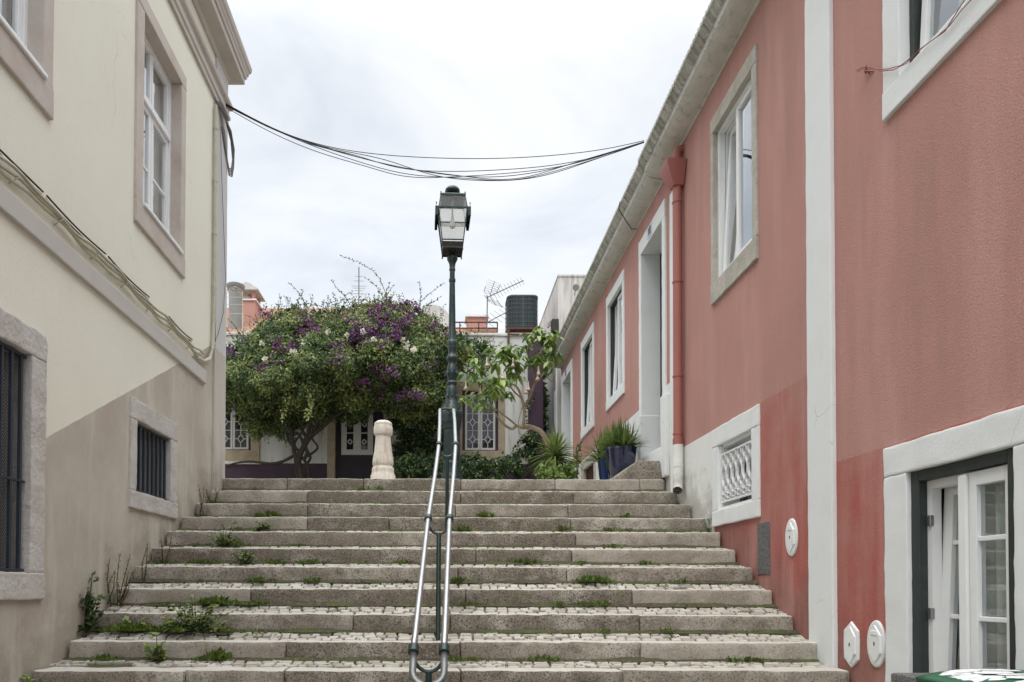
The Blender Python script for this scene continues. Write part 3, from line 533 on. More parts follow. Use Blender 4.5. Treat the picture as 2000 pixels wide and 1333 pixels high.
def right_window(o, i, style, trim, fd=.035):
    """two leaves; the far one is tilted inwards"""
    wdo = MB(); fm = 'frame_green' if style == 'green' else 'frame_white'
    ringbox(wdo, 'R', (i[0]-.005, i[1]+.005, i[2]-.005, i[3]+.005), .04, fd, fd+.07, bw=.055); win = wdo.build('window', fm, PB, bevel=.004)
    surround('R', o, i, -.025, .2, trim, win, amp=.005 if trim == 'stone_trim' else .003)
    wi = (i[0]+.035, i[1]-.035, i[2]+.05, i[3]-.035); am = (wi[0]+wi[1])/2+.03
    h_ = wi[3]-wi[2]; d = fd+.012
    sash(win, 'R', (wi[0], am, wi[2], wi[3]), d, w=.06, th=.05)
    sash(win, 'R', (am+.005, wi[1]-.02, wi[2], wi[3]-.01), d+.01, w=.055, tilt=.055, th=.05)
    inr = MB(); ringbox(inr, 'R', (i[0]-.02, i[1]+.02, i[2]-.02, i[3]+.02), .06, fd+.075, fd+.12); inr.build('inner_frame', 'frame_white', win)
    if style == 'plain':
        for k in (.30, .75):
            sm_ = MB(); a = lerp(i[0], i[1], k); sm_.add([wp('R', a+.013*math.cos(2*PI*q_/10), i[2]+.022+.013*math.sin(2*PI*q_/10), dd) for dd in (fd-.004, fd+.01) for q_ in range(10)], [tuple(range(10))]+[(q_, (q_+1) % 10, 10+(q_+1) % 10, 10+q_) for q_ in range(10)]); sm_.build('drain_cap', 'cable_black', win)
    if style == 'green': curtain(win, 'R', i[0]+.02, i[1]-.05, i[2]+.03, i[3]-.03, .34, amp=.02, per=.09)
    return win
right_window(W1, W1i, 'plain', 'stone_trim'); w0 = right_window(W0, W0i, 'green', 'white_trim', fd=.05)
right_window(W3, W3i, 'green', 'white_trim'); right_window(W4, W4i, 'green', 'white_trim')
# near low window: dark green casing, white tilted leaf and closed leaf with three panes each
wdo = MB(); ringbox(wdo, 'R', (LNi[0]-.005, LNi[1]+.005, LNi[2], LNi[3]+.005), .075, .004, .12); LW = wdo.build('window', 'frame_green', PB, bevel=.006)
surround('R', LN, LNi, -.028, .21, 'white_trim', LW, amp=.005, r=.008)
wi = (LNi[0]+.035, LNi[1]-.066, -1.23, LNi[3]-.078)
am = 4.01
mb = MB(); ringbox(mb, 'R', (wi[0]-.01, wi[1]+.01, wi[2], wi[3]+.01), .055, .06, .12); mb.build('inner_frame', 'frame_white', LW)
sash(LW, 'R', (wi[0]+.0, am, wi[2], wi[3]), .03, w=.082, munt=(.285, -.175, -.64), th=.055)
sash(LW, 'R', (am+.004, wi[1]-.035, wi[2], wi[3]-.015), .062, w=.080, munt=(.285, -.175, -.64), th=.055, tilt=.045)
mb = MB(); fbox(mb, 'R', am-.03, am+.03, wi[2], wi[3]-.01, .008, .029); mb.build('meeting_rail', 'frame_white', LW, bevel=.005)
for z in (.43, -.16): mb = MB(); fbox(mb, 'R', wi[1]-.05, wi[1]-.015, z-.035, z+.035, .045, .07); mb.build('hinge', 'steel', LW, bevel=.004)
curtain(LW, 'R', wi[0]-.0, am, wi[2], wi[3]-.02, .14, amp=.028, per=.085); curtain(LW, 'R', am+.01, wi[1]-.03, wi[2], wi[3]-.03, .24, amp=.028, per=.085)
# grille window low on the wall
wdo = MB(); ringbox(wdo, 'R', (LGi[0], LGi[1], LGi[2], LGi[3]), .03, .03, .08); GW = wdo.build('window', 'frame_white', PB)
surround('R', LG, LGi, -.024, .22, 'white_trim', GW, amp=.005, r=.007)
g = MB(); g.add([wp('R', a, z, .26) for a, z in ((LGi[0]-.1, LGi[2]-.1), (LGi[1]+.1, LGi[2]-.1), (LGi[1]+.1, LGi[3]+.1), (LGi[0]-.1, LGi[3]+.1))], [(0, 1, 2, 3)]); g.build('pane', 'glass', GW)
g = MB(); a0, a1 = LGi[0]+.02, LGi[1]-.02; n = 6; pitch = (a1-a0)/n
fbox(g, 'R', a0, a1, 1.445, 1.462, .005, .03); fbox(g, 'R', a0, a1, .925, .945, .005, .03); fbox(g, 'R', LGi[0]+.005, LGi[0]+.02, LGi[2]+.01, LGi[3]-.01, .0, .03); fbox(g, 'R', LGi[1]-.02, LGi[1]-.005, LGi[2]+.01, LGi[3]-.01, .0, .03); fbox(g, 'R', LGi[0], LGi[1], LGi[2]+.005, LGi[2]+.025, -.01, .03)
for k in range(n):
    c = a0+pitch*(k+.5)
    for sg in (-1, 1):
        pts = [(1.445, .012), (1.425, .034), (1.385, .036), (1.34, .018), (1.31, .022), (1.26, .046), (1.22, .050), (1.17, .046), (1.12, .022), (1.10, .018), (1.06, .036), (1.025, .034), (1.005, .012)]
        g.bar; path = [wp('R', c+sg*o_*pitch/.127*1.15, z, .016) for z, o_ in pts]
        for p_, q_ in zip(path[:-1], path[1:]): g.obox((Vector(p_)+Vector(q_))/2, (Vector(q_)-Vector(p_), (1, 0, 0), (Vector(q_)-Vector(p_)).cross(Vector((1, 0, 0)))), ((Vector(q_)-Vector(p_)).length/2+.002, .014, .0035))
    for (zc, off, rr) in ((.985, 0, .028), (.955, .5, .026)) + ((1.01, .5, .02),):
        cc = a0+pitch*(k+.5+off)
        if cc > a1-.01: continue
        pp = [wp('R', cc+rr*1.3*math.cos(t), zc-.0+rr*math.sin(t), .016) for t in [2*PI*q_/10 for q_ in range(11)]]
        for p_, q_ in zip(pp[:-1], pp[1:]): g.obox((Vector(p_)+Vector(q_))/2, (Vector(q_)-Vector(p_), (1, 0, 0), (Vector(q_)-Vector(p_)).cross(Vector((1, 0, 0)))), ((Vector(q_)-Vector(p_)).length/2+.001, .014, .003))
g.build('grille', 'frame_white', GW)
fb = MB(); fbox(fb, 'R', LGi[0]-.1, LGi[1]+.1, LGi[2]-.1, LGi[3]-.12, .42, .45); fb.build('shutter', 'frame_white', GW)
# basement vent far down the street side
wdo = MB(); ringbox(wdo, 'R', BVi, .02, .05, .08); BW = wdo.build('window', 'rust', PB); surround('R', BV, BVi, -.02, .2, 'stone_trim', BW, amp=.005)
g = MB()
for k in range(9): a = lerp(BVi[0], BVi[1], (k+.5)/9); fbox(g, 'R', a-.008, a+.008, BVi[2], BVi[3], .03, .045)
g.build('grille', 'rust', BW)
# doors
def door(o, i, num, dep, parent=PB):
    db = MB(); fbox(db, 'R', i[0]-.02, i[1]+.02, i[2]-.02, i[3]+.02, dep, dep+.05)
    for k in range(2):
        a = lerp(i[0], i[1], .06+k*.47)
        for zz in ((.1, .75), (.85, 1.9)): fbox(db, 'R', a, a+.40, i[2]+zz[0], i[2]+zz[1], dep-.012, dep)
    d_ = db.build('door', 'door_green', parent, bevel=.006)
    surround('R', o, i, -.03, dep+.01, 'white_trim', d_, amp=.003)
    if num:
        t = MB(); c = (i[0]+i[1])/2+.02; z = i[3]+.12; fbox(t, 'R', c-.10, c+.10, z-.08, z+.08, -.040, -.030); t.build('number_tile', 'tile_face', d_)
        seg = {'1': [((0, -.05), (0, .05)), ((-.02, .03), (0, .05))], '8': [((-.02, -.05), (.02, -.05)), ((.02, -.05), (.02, .05)), ((.02, .05), (-.02, .05)), ((-.02, .05), (-.02, -.05)), ((-.02, 0), (.02, 0))]}
        t = MB()
        for k, ch in enumerate(num):
            for (p_, q_) in seg[ch]:
                oo = c+.035-k*.07; A_ = Vector(wp('R', oo-p_[0], z+p_[1], -.041)); B_ = Vector(wp('R', oo-q_[0], z+q_[1], -.041)); dd = B_-A_
                t.obox((A_+B_)/2, (dd, (1, 0, 0), dd.cross(Vector((1, 0, 0)))), (dd.length/2+.006, .003, .008))
        t.build('house_number', 'tile_ink', d_)
    return d_
d1 = door(D1, D1i, '18', .265); door(D2, D2i, '8', .30)
# jamb base blocks and inner steps of the near doorway
mb = MB(); gfbox(mb, 'R', 9.14, 9.36, 1.50, 2.62, -.05, .30, cs=.1, r=.012, amp=.004); gfbox(mb, 'R', 10.32, 10.52, 1.50, 2.62, -.05, .30, cs=.1, r=.012, amp=.004)
gfbox(mb, 'R', 9.36, 10.32, 1.5, 1.95, -.04, .26, cs=.1, r=.012, amp=.004); mb.build('door_plinth', 'white_trim', PB, smooth=True)
# vent grille, meter covers
mb = MB(); fbox(mb, 'R', 6.335, 6.575, .13, .615, -.008, .01); mb.build('vent_grille', 'grille_grey', PB)
def oval(yc, zc, ry, rz, hexd=False):
    mb = MB(); n = 36; vs = []; fs = []
    rings = [(1.0, 0.002), (1.0, -.008), (.97, -.014), (.9, -.016)]
    if hexd: shape = [(0, 1), (.9, .62), (.95, .2), (.95, -.2), (.9, -.62), (0, -1), (-.9, -.62), (-.95, -.2), (-.95, .2), (-.9, .62)]
    else: shape = [(math.sin(2*PI*k/n), math.cos(2*PI*k/n)) for k in range(n)]
    n = len(shape)
    for (s_, d) in rings: vs += [wp('R', yc+ry*s_*x, zc+rz*s_*z, d) for x, z in shape]
    for k in range(3): fs += [(k*n+i, k*n+(i+1) % n, (k+1)*n+(i+1) % n, (k+1)*n+i) for i in range(n)]
    fs.append(tuple(3*n+i for i in range(n))); mb.add(vs, fs)
    o_ = mb.build('meter_cover', 'white_trim', PB)
    mb = MB(); hx_ = [(0, .82), (.62, .42), (.62, -.42), (0, -.82), (-.62, -.42), (-.62, .42)]
    vs = [wp('R', yc+ry*x, zc+rz*z, -.016) for x, z in hx_]+[wp('R', yc+ry*x*.95, zc+rz*z*.96, -.024) for x, z in hx_]
    mb.add(vs, [tuple(range(6, 12))]+[(i, (i+1) % 6, 6+(i+1) % 6, 6+i) for i in range(6)])
    if not hexd: fbox(mb, 'R', yc-ry*.35, yc+ry*.35, zc+rz*.38, zc+rz*.56, -.029, -.022)
    fbox(mb, 'R', yc-ry*.72, yc-ry*.5, zc-rz*.38, zc+rz*.38, -.030, -.014)
    mb.build('lid', 'frame_white', o_, bevel=.002)
    mb = MB(); fbox(mb, 'R', yc-.006, yc+.006, zc-.012, zc+.014, -.0255, -.02)
    mb.build('keyhole', 'cable_black', o_)
oval(5.935, .44, .098, .165); oval(4.785, -.39, .098, .165); oval(5.075, -.42, .095, .172, True)
# drainpipe: elbow out of the wall, hopper, pipe, white foot
py = 8.58; px = XR-.075
mb = MB(); mb.tube([(XR+.02, py, 5.57)]+[(XR-.02-.055*math.sin(t), py, 5.51+.055*math.cos(t)) for t in [0, .4, .8, 1.2, 1.57]]+[(px, py, 5.38)], .055, 14)
mb.tube([(px, py, 5.40), (px, py, 5.415)], .066, 14)
T = [(px-.175, py-.15, 5.37), (XR-.01, py-.15, 5.37), (XR-.01, py+.15, 5.37), (px-.175, py+.15, 5.37)]; T2 = [(x, y, z-.045) for x, y, z in T]; T2 = [(T2[0][0]-.0, T2[0][1], T2[0][2]), T2[1], T2[2], T2[3]]
Bm = [(px-.065, py-.07, 5.08), (XR-.012, py-.07, 5.08), (XR-.012, py+.07, 5.08), (px-.065, py+.07, 5.08)]
mb.add(T+T2+Bm, [(0, 1, 2, 3), (8, 9, 10, 11)]+[(k+j, k+(j+1) % 4, k+4+(j+1) % 4, k+4+j) for k in (0, 4) for j in range(4)])
mb.tube([(px, py, 5.09), (px, py, 1.82)], .056, 16)
for z in (4.88, 3.86, 2.66, 1.93): mb.tube([(px, py, z), (px, py, z+.02)], .063, 16)
for z in (1.84,): mb.tube([(px, py, z-.04), (px, py, z+.04)], .064, 16)
pp = mb.build('drainpipe', 'pipe_pink', PB, smooth=True)
mb = MB(); mb.tube([(px, py, 1.83), (px, py, 1.32), (px-.01, py-.02, 1.25), (px-.03, py-.06, 1.215)], [.064, .064, .062, .058], 16, cap=False); mb.tube([(px, py, 1.52), (px, py, 1.545)], .068, 16); mb.build('pipe_foot', 'white_wall', pp, smooth=True)
mb = MB(); mb.lathe([(.045, 0), (.045, .01)], (px-.03, py-.061, 1.2), 12); mb.build('pipe_mouth', 'cable_black', pp)
# thin black cable looping out of the eaves
cl = [P(1219, 372, 8.9), P(1217, 385, 8.95), P(1221, 400, 9.0), P(1232, 412, 9.05), P(1248, 419, 9.1), P(1262, 417, 9.15)]
cl = [Vector((2.70-.02*i*(5-i)/6+max(0, i-1)*.075, 10.3+.03*i, lerp(5.88, 5.52, min(1, i/4))+(.02 if i == 5 else 0))) for i in range(6)]
tag(MB().tube(cl, .007, 6).build('loose_cable', 'cable_black'), 'short black cable looping over the eaves of the pink building', 'cable')
# stone doorstep with sloping left end
mb = MB(); dz0 = gz(9.5)-.25
mb.prism([(P(1203, 930, 9.32).x, dz0), (P(1203, 930, 9.32).x, 1.525), (P(1247, 897, 9.32).x, 1.745), (XR-.055, 1.745), (XR-.055, dz0)], 1, 9.34, 10.4)
ds = mb.build('doorstep', 'step_stone', PB, bevel=.02)
mb = MB(); mb.prism([(2.42, dz0), (2.56, 1.57), (2.64, 1.60), (3.0, 1.60), (3.0, dz0)], 1, 9.30, 9.339); mb.build('step_course', 'step_stone', PB, bevel=.01)
# loose red wires by the near upper window
def PXR(u, v, d):
    q_ = ray(u, v); t = (XR-d)/q_[0]; return Vector((XR-d, q_[1]*t, q_[2]*t))
o_ = MB()
for k, A in enumerate(([(1672, 139), (1683, 132), (1700, 131), (1720, 139), (1745, 137), (1770, 124), (1795, 98), (1830, 72), (1855, 50), (1878, 20), (1902, -6), (1920, -25)], [(1676, 141), (1690, 131), (1710, 136), (1735, 135), (1760, 128), (1785, 108), (1812, 85), (1845, 62), (1868, 25), (1884, 0), (1910, -30)])):
    o_.tube([PXR(u, v, .045) for u, v in A], .0032, 5)
for (p_, q_) in (((1690, 132), (1699, 144)), ((1692, 128), (1690, 143)), ((1688, 139), (1706, 140))): o_.tube([PXR(*p_, .03), PXR(*q_, .002)], .006, 5)
RW = o_.build('wall_wire', 'wire_red'); tag(RW, 'two thin red wires trailing from a hole in the pink wall over a window sill', 'wire')
# ================================================================== HANDRAIL
HR = thing('handrail', 'double steel stair handrail on dark green posts in the middle of the steps', 'handrail', (0, 5.7, -.45))
cen = [(4.02, -.50, -.078), (4.13, -.385, -.078), (4.9, .055, -.055), (5.89, .592, -.027), (6.7, 1.08, .02), (7.52, 1.574, .057), (8.4, 2.04, .062), (9.0, 2.33, .06), (9.35, 2.44, .06)]
HWD = .0925
def cpt(t):      # along the rail by Y
    for (a, b) in zip(cen[:-1], cen[1:]):
        if a[0] <= t <= b[0]: k = (t-a[0])/(b[0]-a[0]); return Vector((lerp(a[2], b[2], k), t, lerp(a[1], b[1], k)))
    return Vector((cen[-1][2], cen[-1][0], cen[-1][1]))
for s_ in (-1, 1):
    MB().tube([cpt(t)+Vector((s_*HWD, 0, 0)) for t in np.linspace(4.13, 9.28, 28)], .021, 14).build('rail', 'steel', HR, smooth='all')
mb = MB()
bend = [cpt(4.15)+Vector((-HWD, 0, 0)), cpt(4.02)+Vector((-HWD, 0, 0))]
c0 = cpt(4.02); dn = Vector((0, -.55, -.55))
arc = [Vector((-HWD*math.cos(t), -.06*math.sin(t), -.075*math.sin(t))) for t in np.linspace(0, PI, 13)]
mb.tube([cpt(4.15)+Vector((-HWD, 0, 0))]+[c0+a for a in arc]+[cpt(4.15)+Vector((HWD, 0, 0))], .0215, 12)
mb.build('end_bend', 'galvanised', HR, smooth='all')
mb = MB(); c1 = cpt(9.28); mb.tube([c1+Vector((-HWD, 0, 0))]+[c1+Vector((-HWD*math.cos(t), .05*math.sin(t), .03*math.sin(t))) for t in np.linspace(0.2, PI-.2, 9)]+[c1+Vector((HWD, 0, 0))], .016, 10); mb.tube([c1+Vector((0, .05, .03)), (.12, 9.62, 2.47)], .012, 8); mb.build('end_bend', 'lamp_green', HR, smooth='all')
for t in (4.14, 5.89, 7.52):
    dr = (cpt(t+.1)-cpt(t-.1)).normalized()
    for s_ in (-1, 1):
        c = cpt(t)+Vector((s_*HWD, 0, 0)); MB().tube([c-dr*.03, c-dr*.028, c+dr*.028, c+dr*.03], [.024, .034, .034, .024], 14).build('collar', 'lamp_green', HR, smooth=True)
def tread_z(y):
    for i in range(len(NY)):
        if y >= NY[i]:
            if i == 0: return NZ[0]
            return NZ[i]+(NZ[i-1]-RHS[i-1]-NZ[i])*min(1, max(0, (y-NY[i]-.15)/(NY[i-1]-NY[i]-.15)))
    return -1.6
for (t, py_, ofs) in ((4.14, 4.1, 0), (5.89, 5.75, 0), (7.52, 7.52, 0)):
    mb = MB(); c = cpt(t); yk = [c+Vector((HWD*math.cos(a), 0, -.028+.105*math.sin(a))) for a in np.linspace(PI, 2*PI, 13)]
    mb.tube(yk, .012, 8); ft = Vector((c.x-.003, py_ if t != 5.89 else 5.60, tread_z(py_ if t != 5.89 else 5.60)-.05)); tp_ = yk[6]
    mb.tube([ft, ft.lerp(tp_, .04), ft.lerp(tp_, .97), tp_], [.024, .021, .021, .021], 14); mb.build('post', 'lamp_green', HR, smooth=True)
# ================================================================== STREET LAMP
LX, LY = .139, 9.78; LB = gz(LY)-.03
SL = thing('street_lamp', 'dark green cast iron street lamp with square glass lantern at the top of the steps', 'street lamp', (LX, LY, LB))
def zz(v): return P(882, v, LY).z
def prof(pairs): return [(r*1.0, zz(v)) for v, r in pairs]
def rot_lathe(pairs, n, rot=0, nm='x', sm=True, m='lamp_green'):
    mb = MB(); mb.lathe(prof(pairs), (LX, LY, 0), n, rot); return mb.build(nm, m, SL, smooth=sm)
rot_lathe([(948, .175), (938, .172), (932, .165), (926, .150), (918, .138), (905, .135), (903, .128), (842, .122), (838, .135), (832, .140), (826, .152), (818, .155), (812, .158), (806, .150), (803, .135)], 8, PI/8, 'base', False)
mb = MB()
for k in range(8):
    a = PI/4*k; d = Vector((math.cos(a), math.sin(a), 0)); tq = Vector((-math.sin(a), math.cos(a), 0)); b_ = Vector((LX, LY, 0))
    for s_ in (-1, 1): mb.bar(b_+d*.119+tq*.030*s_+Vector((0, 0, zz(898))), b_+d*.113+tq*.028*s_+Vector((0, 0, zz(850))), .008)
    for v_, r_ in ((898, .119), (850, .113)): mb.bar(b_+d*r_+tq*.030+Vector((0, 0, zz(v_))), b_+d*r_-tq*.030+Vector((0, 0, zz(v_))), .008)
mb.build('base_moulding', 'lamp_green', SL)
rot_lathe([(803, .135), (798, .125), (792, .110), (787, .098), (783, .088), (770, .086), (762, .080), (757, .068), (754, .062), (751, .078), (748, .078), (745, .060), (738, .072), (730, .085), (724, .082), (716, .066), (712, .058), (709, .056), (706, .070), (703, .080), (699, .080), (696, .066), (692, .055), (686, .058), (680, .064), (674, .066), (669, .068), (667, .060), (664, .052), (600, .046), (552, .040), (551, .048), (546, .048), (545, .038), (530, .037), (529, .045), (526, .045), (524, .040), (516, .046), (511, .062), (507, .078), (504, .076), (501, .050), (498, .040), (492, .040), (490, .046), (488, .040), (484, .022), (481, .02)], 24, 0, 'pole')
mb = MB()    # leaf ornaments on the baluster
for (v_, r_, n_, s_) in ((776, .088, 8, .026), (731, .084, 8, .024), (680, .060, 6, .018), (790, .102, 10, .02)):
    for k in range(n_):
        a = 2*PI*k/n_; mb.lathe([(0.002, -s_*1.3), (s_*.55, -s_*.5), (s_*.6, s_*.3), (.002, s_*1.2)], (LX+r_*math.cos(a), LY+r_*math.sin(a), zz(v_)), 6)
for k in range(16): a = 2*PI*k/16; mb.bar((LX+.049*math.cos(a), LY+.049*math.sin(a), zz(660)), (LX+.0445*math.cos(a), LY+.0445*math.sin(a), zz(604)), .005)
mb.build('ornament', 'lamp_green', SL, smooth=True)
def text(s_, size, loc, rot, m, parent, name, ext=.001):
    cu = bpy.data.curves.new(name, 'FONT'); cu.body = s_; cu.size = size; cu.extrude = ext; cu.align_x = 'CENTER'; cu.align_y = 'CENTER'
    tmp = bpy.data.objects.new('tmp', cu); C.objects.link(tmp); dg = bpy.context.evaluated_depsgraph_get(); me = bpy.data.meshes.new_from_object(tmp.evaluated_get(dg)); bpy.data.objects.remove(tmp)
    me.transform(Matrix.Translation(loc) @ rot); me.materials.clear(); me.materials.append(MATS[m]); o = bpy.data.objects.new(name, me); C.objects.link(o); o.parent = parent
    if parent.type == 'EMPTY': o.matrix_parent_inverse = Matrix.Translation(parent.location).inverted()
    return o
text('190', .034, (LX, LY-.041, zz(495)+.004), Matrix.Rotation(R(90), 4, 'X'), 'grille_grey', SL, 'lamp_number')
# lantern, turned a little
la = R(2); ca, sa = math.cos(la), math.sin(la)
def lp(x, y, z): return (LX+x*ca-y*sa, LY+x*sa+y*ca, z)
hb, hc, ht, hu = .140, .150, .203, .172
zb, zc_, zt, zu = P(882, 483, LY-hb).z, P(882, 468, LY-hc).z, P(882, 405, LY-ht).z, P(882, 380, LY-hu).z
mb = MB()
cn = [(-1, -1), (1, -1), (1, 1), (-1, 1)]
for k in range(4):
    x, y = cn[k]; x2, y2 = cn[(k+1) % 4]
    mb.bar(lp(x*hb, y*hb, zb), lp(x*ht, y*ht, zt), .014); mb.bar(lp(x*ht, y*ht, zt), lp(x*hu, y*hu, zu), .013)
    for (h_, z_, w_) in ((hb, zb, .016), (hc, zc_, .014), (ht, zt, .018), (hu, zu, .02)): mb.bar(lp(x*h_, y*h_, z_), lp(x2*h_, y2*h_, z_), w_)
    mb.tube([lp(x*hb, y*hb, zb), lp(x*hb, y*hb, zb-.035)], [.008, .011], 8)
    for h_, z_ in ((ht+.035, zt+.01), (hu, zu)):
        mb.tube([lp(x*h_, y*h_, z_), lp(x*h_, y*h_, z_+.025), lp(x*h_, y*h_, z_+.035), lp(x*h_, y*h_, z_+.045)], [.005, .005, .011, .004], 8)
# hood plates on the left and right faces and the flat cap
for sx2 in (-1, 1):
    mb.add([lp(sx2*(ht+.05), -ht-.012, zt+.012), lp(sx2*(ht+.05), ht+.012, zt+.012), lp(sx2*(ht+.050), ht+.012, zt-.115), lp(sx2*(ht+.050), -ht-.012, zt-.115), lp(sx2*(ht), -ht-.012, zt+.012), lp(sx2*(ht), ht+.012, zt+.012), lp(sx2*(ht+.012), ht+.012, zt-.115), lp(sx2*(ht+.012), -ht-.012, zt-.115)],
           [(0, 1, 2, 3), (0, 4, 5, 1), (0, 4, 7, 3), (1, 5, 6, 2)])
vs = [lp(x*(hu+.012), y*(hu+.012), zu+.008) for x, y in cn]+[lp(x*(hu+.005), y*(hu+.005), zu+.02) for x, y in cn]+[lp(x*.06, y*.06, zu+.045) for x, y in cn]
mb.add(vs, [(0, 1, 2, 3), (8, 9, 10, 11)]+[(k+j, k+(j+1) % 4, k+4+(j+1) % 4, k+4+j) for k in (0, 4) for j in range(4)])
for s_ in (-1, 1):
    mb.tube([lp(s_*.11, 0, zb), lp(s_*.10, 0, zb-.03), lp(s_*.05, 0, zb-.045), lp(0, 0, zb-.03)], .006, 6); mb.tube([lp(0, s_*.11, zb), lp(0, s_*.10, zb-.03), lp(0, s_*.05, zb-.045), lp(0, 0, zb-.03)], .006, 6)
mb.build('lantern_frame', 'lamp_green', SL)
mb = MB(); mb.lathe([(.075, zu+.03), (.06, zu+.07), (.065, zu+.095), (.095, zu+.108), (.110, zu+.135), (.104, zu+.165), (.08, zu+.19), (.045, zu+.202), (.01, zu+.206)], (LX, LY, 0), 24); mb.build('vent_cap', 'lamp_green', SL, smooth=True)
mb = MB()
for k in range(4):
    x, y = cn[k]; x2, y2 = cn[(k+1) % 4]; f_ = .975
    for (h0, z0_, h1, z1_) in ((hc, zc_, ht, zt), (ht, zt, hu, zu)): mb.add([lp(x*h0*f_, y*h0*f_, z0_), lp(x2*h0*f_, y2*h0*f_, z0_), lp(x2*h1*f_, y2*h1*f_, z1_), lp(x*h1*f_, y*h1*f_, z1_)], [(0, 1, 2, 3)])
mb.build('lantern_glass', 'glass_frost', SL, auto=False)
mb = MB(); mb.add([lp(x*hc*.95, y*hc*.95, zc_-.02) for x, y in cn]+[lp(x*hb*.95, y*hb*.95, zb+.004) for x, y in cn], [(0, 1, 2, 3), (4, 5, 6, 7), (0, 1, 5, 4), (1, 2, 6, 5), (2, 3, 7, 6), (3, 0, 4, 7)]); mb.build('lantern_floor', 'bark', SL)
mb = MB(); mb.tube([lp(0, 0, zu), lp(0, 0, zt-.02)], .012, 8); mb.lathe([(.014, 0), (.018, -.03), (.03, -.09), (.045, -.15), (.04, -.18), (.012, -.20)], lp(0, 0, zt-.0), 14); mb.bar(lp(-ht*.9, 0, zt-.145), lp(ht*.9, 0, zt-.145), .006, .05); mb.build('bulb', 'white_trim', SL, smooth=True)
# ================================================================== BOLLARD
bx, by = P(748, 930, 9.75).x, 9.75; bz = gz(by)
def bzv(v): return P(748, v, by).z
mb = MB(); mb.lathe([(.178, bz-.08), (.178, bzv(930)), (.165, bzv(928)), (.158, bzv(922)), (.160, bzv(918)), (.150, bzv(914)), (.136, bzv(912)), (.150, bzv(908)), (.152, bzv(904)), (.145, bzv(896)), (.127, bzv(882)), (.115, bzv(866)), (.108, bzv(851)), (.130, bzv(850)), (.137, bzv(847)), (.137, bzv(836)), (.126, bzv(833)), (.124, bzv(832)), (.130, bzv(830)), (.122, bzv(827)), (.09, bzv(823.6)), (.03, bzv(822)), (.002, bzv(821.8))], (bx, by, 0), 28)
tag(mb.build('stone_bollard', 'marble', smooth=True), 'cream turned marble bollard with domed cap at the top of the steps', 'bollard')
# ================================================================== FAR HOUSE
FH = thing('white_house', 'low white house with purple base and lattice windows behind the flowering climber', 'house', (-2, YF, gz(YF)))
def fx(u): return P(u, 800, YF).x
def fz(v): return P(863, v, YF).z
WR_o = (.34, fx(986), 3.30, fz(746)); WR_i = (.53, fx(973), fz(881), fz(764))
WL_o = (-6.25, fx(508), 3.30, fz(746)); WL_i = (-6.05, fx(491), fz(881), fz(764))
DR_o = (fx(640), -1.35, 2.0, 5.2); DR_i = (fx(655), -1.55, 2.1, 4.95)
w = wall('F', -10.5, 2.45, .8, fz(657), [(h[0]+.01, h[1]-.01, h[2]+.01, h[3]-.01) for h in (WR_o, WL_o, DR_o)], th=.35, matf=lambda a, z: 1 if z < 3.26 else 0, cuts=[('z', 3.26)])
w.box(-10.5, 2.45, 24.5, 24.8, .8, 6.6); w.box(2.15, 2.45, YF+.35, 24.5, .8, 6.6); w.box(-10.5, -10.2, YF+.35, 24.5, .8, 6.6)
w.build('wall', ['white_old', 'purple'], FH)
mb = MB(); mb.gbox(-10.5, 2.45, YF-.04, YF+.38, fz(657), fz(657)+.08, cs=.12, r=.02, amp=.012); mb.build('coping', 'white_old', FH, smooth=True)
def lattice_window(o, i):
    mb = MB(); ringbox(mb, 'F', (i[0]-.01, i[1]+.01, i[2]-.01, i[3]+.01), .085, .03, .12); win = mb.build('window', 'purple', FH)
    surround('F', o, i, -.04, .2, 'ochre_stone', win, amp=.005)
    r = (i[0]+.075, i[1]-.075, i[2]+.03, i[3]-.09); am = (r[0]+r[1])/2
    for (a0, a1) in ((r[0], am-.004), (am+.004, r[1])):
        sash(win, 'F', (a0, a1, r[2], r[3]), .02, w=.055, fm='frame_old', th=.05)
        L_ = MB(); A0, A1, B0, B1 = a0+.055, a1-.055, r[2]+.055, r[3]-.055; cx = (A0+A1)/2; nr = 3; hh = (B1-B0)/nr
        def ln(p, q_, wd=.02): p = Vector(wp('F', *p, .03)); q_ = Vector(wp('F', *q_, .03)); d = q_-p; L_.obox((p+q_)/2, (d, (0, 1, 0), d.cross(Vector((0, 1, 0)))), (d.length/2, .012, wd/2))
        for k in range(nr):
            zc2 = B0+hh*(k+.5); rw = (A1-A0)*.27; rh = hh*.24
            D = [(cx, zc2-rh), (cx+rw, zc2), (cx, zc2+rh), (cx-rw, zc2)]
            for j in range(4): ln(D[j], D[(j+1) % 4])
            ln((cx, zc2-rh), (cx, B0+hh*k)); ln((cx, zc2+rh), (cx, B0+hh*(k+1))); ln((cx+rw, zc2), (A1, zc2)); ln((cx-rw, zc2), (A0, zc2))
            if k: ln((A0, B0+hh*k), (A1, B0+hh*k), .014)
        L_.build('lattice', 'frame_old', win)
    fb = MB(); fbox(fb, 'F', i[0], i[1], i[2], i[3], .20, .22); fb.build('shutter', 'purple', win)
    sl_ = MB(); gfbox(sl_, 'F', o[0]-.03, o[1]+.05, o[2]-.07, o[2]-.0, -.07, .02, cs=.15, r=.01, amp=.003); sl_.build('sill', 'white_old', win, smooth=True)
lattice_window(WR_o, WR_i); lattice_window(WL_o, WL_i)
db = MB(); fbox(db, 'F', DR_i[0]-.02, DR_i[1]+.02, DR_i[2]-.02, DR_i[3]+.02, .12, .18); dr = db.build('door', 'purple_dark', FH)
surround('F', DR_o, DR_i, -.05, .2, 'ochre_stone', dr, amp=.006)
gp = (fx(666), fx(728), fz(888), 4.75); am = (gp[0]+gp[1])/2
